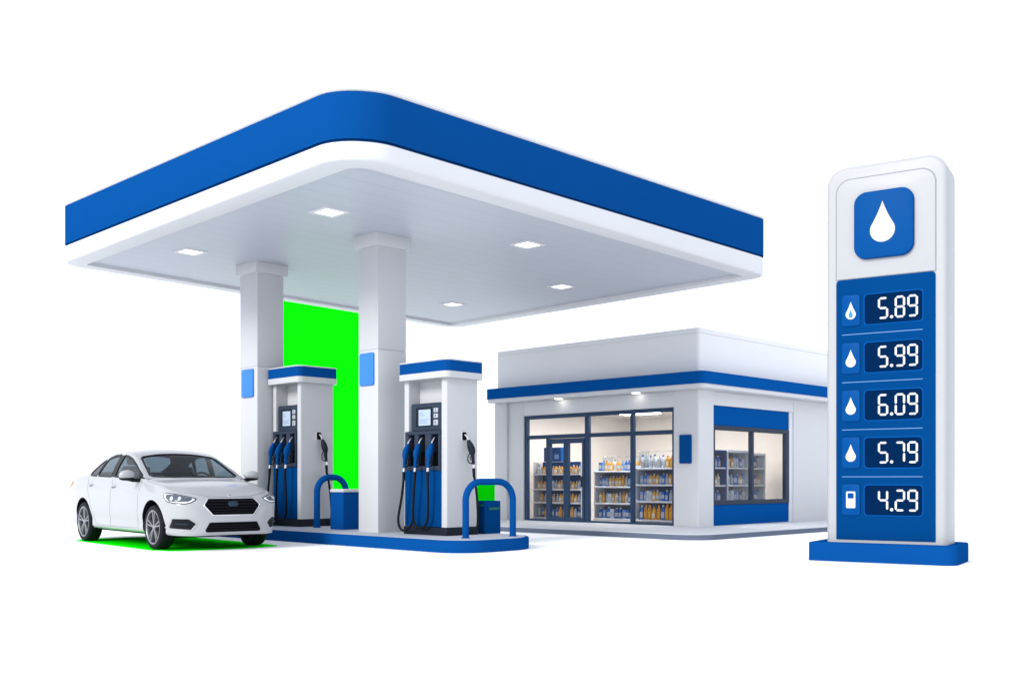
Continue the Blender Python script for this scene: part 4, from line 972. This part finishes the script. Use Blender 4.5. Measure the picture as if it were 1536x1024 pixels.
# shut lines
def line_on(pts, proj, r=0.0035, name='shut_line', m=None, n=5):
    bm = nb(); P = [proj(a, b)[0] for a, b in [(p.x, p.y) for p in smooth_path([Vector((a, b, 0)) for a, b in pts], n)]]
    tube(bm, P, r, 5, True); return obj(name, bm, m or M['seam'], car, 180)
for s_ in (-1, 1):
    pj = P_SIDE[s_]
    line_on([(0.97, 1.0), (0.955, 0.90), (0.90, 0.60), (0.86, 0.36), (0.84, 0.30)], pj)
    line_on([(0.84, 0.297), (0.3, 0.29), (-0.24, 0.29)], pj)
    line_on([(-0.14, 1.03), (-0.15, 0.85), (-0.22, 0.55), (-0.25, 0.29)], pj)
    line_on([(-0.25, 0.288), (-0.55, 0.289), (-0.80, 0.30), (-0.93, 0.37), (-1.05, 0.58), (-1.15, 0.80), (-1.19, 0.98), (-1.17, 1.05)], pj)
    for x in (-0.04, -1.02):
        zz = 0.905 if x > -0.5 else 0.925
        o_ = rounded(ccw([(x-0.075, zz-0.03), (x+0.07, zz-0.026), (x+0.07, zz+0.016), (x-0.075, zz+0.02)]), 0.02, 4)
        obj('handle_recess', patch(o_, pj, 0.001, 0.004, 3), M['seam'], car, 180)
        bm = nb(); p0, n0 = side_pt(x-0.085, zz+0.006, s_); p1, n1 = side_pt(x+0.085, zz+0.002, s_); mid_, nm_ = side_pt(x, zz+0.004, s_)
        tube(bm, smooth_path([p0+n0*0.006, mid_+nm_*0.034, p1+n1*0.006], 6), [0.010]*3+[0.014]*7+[0.010]*3, 8); obj('door_handle', bm, M['car'], car)
    # mirror
    bm = nb(); mx, my, mz = 0.86, s_*1.0, 1.075
    ico = bmesh.new(); bmesh.ops.create_uvsphere(ico, u_segments=20, v_segments=12, radius=1.0)
    for v in ico.verts:
        x, y, z = v.co; v.co = ((0.075 if x > 0 else 0.05)*x, 0.125*y, 0.075*z + 0.012*x)
    merge(bm, ico, 0, Matrix.Translation((mx, my, mz)) @ Matrix.Rotation(-s_*0.15, 4, 'Z')); mo = obj('mirror', bm, M['car'], car, 60)
    bm = nb(); tube(bm, [(mx+0.02, s_*0.815, mz-0.075), (mx+0.01, s_*0.92, mz-0.075), (mx, my, mz-0.05)], [0.03, 0.025, 0.03], 8)
    ico = bmesh.new(); bmesh.ops.create_uvsphere(ico, u_segments=16, v_segments=8, radius=1.0)
    for v in ico.verts: v.co = (0.066*v.co.x, 0.117*v.co.y, 0.03*v.co.z)
    merge(bm, ico, 0, Matrix.Translation((mx, my, mz-0.052))); obj('mirror_base', bm, M['car_trim'], mo, 60)
    # mirror corner triangle
    tr = ccw([(1.045, belt(1.0)+.0), (0.99, belt(.98)+.012), (0.86, 1.08), (0.84, belt(.85)+.01)])
    obj('sail_panel', patch(dens(tr, 0.05), pj, 0.004, 0.015, 3), M['car_trim'], car, 180)
    # headlight: laid on along the corner's own diagonal
    hd = Vector((0.66, s_*0.75, 0)).normalized(); tv = Vector((0.753, -s_*0.658, 0)); O_ = Vector((1.992, s_*0.68, 0))
    def pj_h(a, b, hd=hd, tv=tv, O_=O_):
        st = O_+tv*a+Vector((0,0,b)); p, n = hit(st+hd*1.5, -hd)
        if p is None: p, n, _, _ = BVH.find_nearest(st)
        return p, n
    HO = ccw([(-0.27, 0.80), (-0.25, 0.825), (-0.10, 0.814), (0.12, 0.772), (0.255, 0.74), (0.185, 0.683), (0.12, 0.664), (-0.07, 0.674), (-0.19, 0.70), (-0.25, 0.755)])
    HO = rounded(HO, 0.02, 3)
    hl = obj('headlight', patch(dens(HO, 0.04), pj_h, 0.003, 0.02, 5), M['car_trim'], car, 180)
    H2 = inset(HO, 0.012); obj('headlight_rim', patch(dens(H2, 0.04), pj_h, 0.006, 0.006, 5), M['lens'], hl, 180)
    H3 = ccw([(-0.215, 0.80), (-0.08, 0.795), (0.12, 0.756), (0.205, 0.735), (0.14, 0.697), (-0.04, 0.692), (-0.14, 0.706), (-0.21, 0.752)])
    obj('headlight_lens', patch(dens(rounded(H3, .015, 3), 0.04), pj_h, 0.009, 0.006, 5, 0.01), M['head'], hl, 180)
    for a_, r_ in ((-0.10, 0.030), (0.02, 0.027)):
        c_ = [(a_+r_*math.cos(2*PI*k/14), 0.742-0.12*max(0, a_)+r_*math.sin(2*PI*k/14)) for k in range(14)]
        obj('projector', patch(c_, pj_h, 0.017, 0.006, 3, 0.008), M['chrome'], hl, 180)
    # tail light
    td = Vector((-0.62, s_*0.78, 0)).normalized(); tt = Vector((0.78, s_*0.62, 0))
    def pj_t(a, b, td=td, tt=tt):
        st = Vector((-2.262, s_*0.72, 0))+tt*a+Vector((0,0,b)); p, n = hit(st+td*1.5, -td)
        if p is None: p, n, _, _ = BVH.find_nearest(st)
        return p, n
    TO = rounded(ccw([(-0.22, 0.965), (0.14, 0.99), (0.30, 0.975), (0.22, 0.91), (0.10, 0.865), (-0.22, 0.84)]), 0.02, 3)
    obj('tail_light', patch(dens(TO, 0.04), pj_t, 0.005, 0.02, 4), M['tail'], car, 180)
    # fog light bezel
    def front_pt(y, z):
        p, n = hit((4, y, z), (-1, 0, 0))
        if p is None: p, n, _, _ = BVH.find_nearest(Vector((2.3, y, z)))
        return p, n
    FO = rounded(ccw([(s_*.80, .472), (s_*.63, .468), (s_*.53, .392), (s_*.60, .295), (s_*.805, .315)]), 0.02, 3)
    fg = obj('fog_light_bezel', patch(dens(FO, 0.03), front_pt, 0.004, 0.02, 5), M['car_trim'], car, 180)
    obj('bezel_ring', band(dens(FO, 0.03), front_pt, 0.006, 0.012, 0.006, 0.012), M['car'], fg, 180)
    bm = nb(); tube(bm, [front_pt(s_*y, z)[0]+front_pt(s_*y, z)[1]*0.012 for y, z in ((.76, .395), (.70, .388), (.64, .384))], 0.008, 6); obj('fog_blade', bm, M['slate'], fg)
# grille, intake, badge
GO = ccw([(-.345, .742), (.345, .742), (.43, .65), (.31, .508), (-.31, .508), (-.43, .65)])
gr = obj('grille', patch(dens(rounded(GO, .03, 4), 0.03), front_pt, 0.004, 0.02, 6), M['hole'], car, 180)
obj('grille_surround', band(dens(rounded(GO, .03, 4), 0.03), front_pt, 0.010, 0.004, 0.006, 0.015), M['chrome'], gr, 180)
for z, w in ((0.70, .345), (0.66, .375), (0.62, .36), (0.58, .325), (0.545, .295)):
    bm = nb(); tube(bm, [front_pt(y, z)[0]+front_pt(y, z)[1]*0.008 for y in np.linspace(-w, w, 21)], 0.0075, 6); obj('grille_bar', bm, M['car_trim'], gr)
bo2 = rounded(rect(-.075, .625, .075, .692), .028, 5); obj('badge', patch(dens(bo2, .03), front_pt, 0.02, 0.014, 3, 0.004), M['slate'], gr, 180)
bo3 = rounded(rect(-.022, .772, .022, .79), .005, 2); obj('hood_badge', patch(bo3, front_pt, 0.003, 0.006, 2), M['chrome'], car, 180)
LO = ccw([(-.36, .40), (.36, .40), (.43, .275), (-.43, .275)])
li = obj('lower_intake', patch(dens(rounded(LO, .02, 4), 0.03), front_pt, 0.004, 0.02, 5), M['hole'], car, 180)
obj('intake_surround', band(dens(rounded(LO, .02, 4), 0.03), front_pt, 0.006, 0.006, 0.005, 0.012), M['car_trim'], li, 180)
for z, w in ((0.365, .37), (0.335, .385), (0.305, .40)):
    bm = nb(); tube(bm, [front_pt(y, z)[0]+front_pt(y, z)[1]*0.008 for y in np.linspace(-w, w, 21)], 0.007, 6); obj('intake_bar', bm, M['car_trim'], li)
# bonnet edge, bumper seam, lower lip
line_on([(wx(a), b) for a, b in [(2.02, -0.66), (2.16, -0.50), (2.235, -0.3), (2.255, 0), (2.235, 0.3), (2.16, 0.50), (2.02, 0.66)]], top_pt, 0.004, 'bonnet_line')
for s_ in (-1, 1):
    line_on([(wx(2.02), s_*0.66), (wx(1.7), s_*0.735), (1.3, s_*0.765), (1.06, s_*0.775)], top_pt, 0.003, 'bonnet_line')
bm = nb(); tube(bm, [front_pt(y, 0.235)[0]+front_pt(y, 0.235)[1]*0.004 for y in np.linspace(-.76, .76, 33)], 0.010, 6); obj('front_lip', bm, M['car'], car, 180)
bm = nb(); box(bm, (-2.25, -0.6, 0.19), (1.98, 0.6, 0.24)); obj('underbody', bm, M['black'], car)
# wheels
def wheel(x, s_):
    mtx = Matrix.Translation((x, s_*(WY-0.105), WR)) @ Matrix.Rotation(-s_*PI/2, 4, 'X')
    bm = nb(); lathe(bm, [(0.225, 0.0), (0.30, 0.0), (0.315, 0.012), (WR, 0.04), (WR, 0.095), (WR-0.006, 0.097), (WR-0.006, 0.103), (WR, 0.105), (WR, 0.17), (0.315, 0.20), (0.295, 0.213), (0.262, 0.216), (0.246, 0.208), (0.238, 0.19), (0.225, 0.0)], 56, mtx)
    w_ = obj('wheel', bm, M['black'], car, 50)
    bm = nb(); lathe(bm, [(0, 0.05), (0.236, 0.05), (0.236, 0.12), (0, 0.121)], 40, mtx); obj('brake_disc', bm, M['dark'], w_)
    bm = nb(); lathe(bm, [(0.240, 0.12), (0.246, 0.20), (0.247, 0.212), (0.238, 0.215), (0.226, 0.207), (0.222, 0.19), (0.220, 0.12)], 56, mtx)
    lathe(bm, [(0, 0.203), (0.025, 0.205), (0.038, 0.198), (0.045, 0.17), (0.045, 0.12)], 24, mtx)
    for k in range(5):
        for da in (-0.16, 0.16):
            a0 = 2*PI*k/5+0.3; a1 = a0+da
            t = bmesh.new(); c0 = Vector((0.03*math.cos(a0+da*0.5), 0.03*math.sin(a0+da*0.5), 0)); c1 = Vector((0.232*math.cos(a1), 0.232*math.sin(a1), 0))
            d_ = (c1-c0).normalized(); pr = Vector((-d_.y, d_.x, 0))
            V = [t.verts.new(p) for p in (c0-pr*.012+Vector((0,0,.165)), c0+pr*.012+Vector((0,0,.165)), c1+pr*.016+Vector((0,0,.16)), c1-pr*.016+Vector((0,0,.16)),
                                           c0-pr*.008+Vector((0,0,.198)), c0+pr*.008+Vector((0,0,.198)), c1+pr*.010+Vector((0,0,.205)), c1-pr*.010+Vector((0,0,.205)))]
            for f in ((4,5,6,7),(0,1,5,4),(1,2,6,5),(2,3,7,6),(3,0,4,7),(3,2,1,0)): t.faces.new([V[i] for i in f])
            merge(bm, t, 0, mtx)
    obj('rim', bm, M['alloy'], w_, 30)
for x in (WB, -WB):
    for s_ in (-1, 1): wheel(x, s_)
# green mat under the car
bm = nb(); slab(bm, rounded(ccw([(-1.66, -0.90), (1.5, -0.90), (1.92, -0.76), (2.02, 0.2), (1.84, 1.0), (-1.9, 1.0), (-2.0, -0.55)]), 0.25, 6), -0.002, 0.006, put_z, 0.0)
gm = obj('parking_mat', bm, M['green']); gm.location = (CAR_C[0], CAR_C[1], 0); gm.rotation_euler = (0, 0, CAR_R)
tag(gm, 'bright green mat on the ground under the white sedan', 'mat')

# ------------------------------------------------------------------ light, sky, camera
w = bpy.data.worlds.new('World'); SC.world = w; w.use_nodes = True
bg = w.node_tree.nodes['Background']; bg.inputs['Color'].default_value = (0.945, 1.0, 1.11, 1); bg.inputs['Strength'].default_value = 1.32
def cam2w(x, y): return Vector((x*math.cos(TH)+y*math.sin(TH), -x*math.sin(TH)+y*math.cos(TH), 0))
sd = bpy.data.lights.new('sun', 'SUN'); sd.energy = 2.95; sd.angle = math.radians(20); sd.color = (1.0, 0.97, 0.93)
so = bpy.data.objects.new('sun', sd); COL.objects.link(so)
el = math.radians(25); hz = Vector((-0.998, -0.06, 0)).normalized()
to_sun = Vector((hz.x*math.cos(el), hz.y*math.cos(el), math.sin(el)))
so.rotation_euler = to_sun.to_track_quat('Z', 'Y').to_euler()
cd = bpy.data.cameras.new('camera'); cd.sensor_width = 36; cd.lens = 1550/1536*36; cd.shift_y = (720-512)/1536; cd.clip_end = 2000
co = bpy.data.objects.new('camera', cd); COL.objects.link(co); co.location = (0, 0, 1.0)
co.rotation_euler = (PI/2, 0, -TH)
SC.camera = co
SC.view_settings.view_transform = 'Standard'; SC.view_settings.look = 'None'; SC.view_settings.exposure = 0; SC.view_settings.gamma = 1
SC.cycles.max_bounces = 10; SC.cycles.transparent_max_bounces = 16
SC.cycles.use_denoising = True
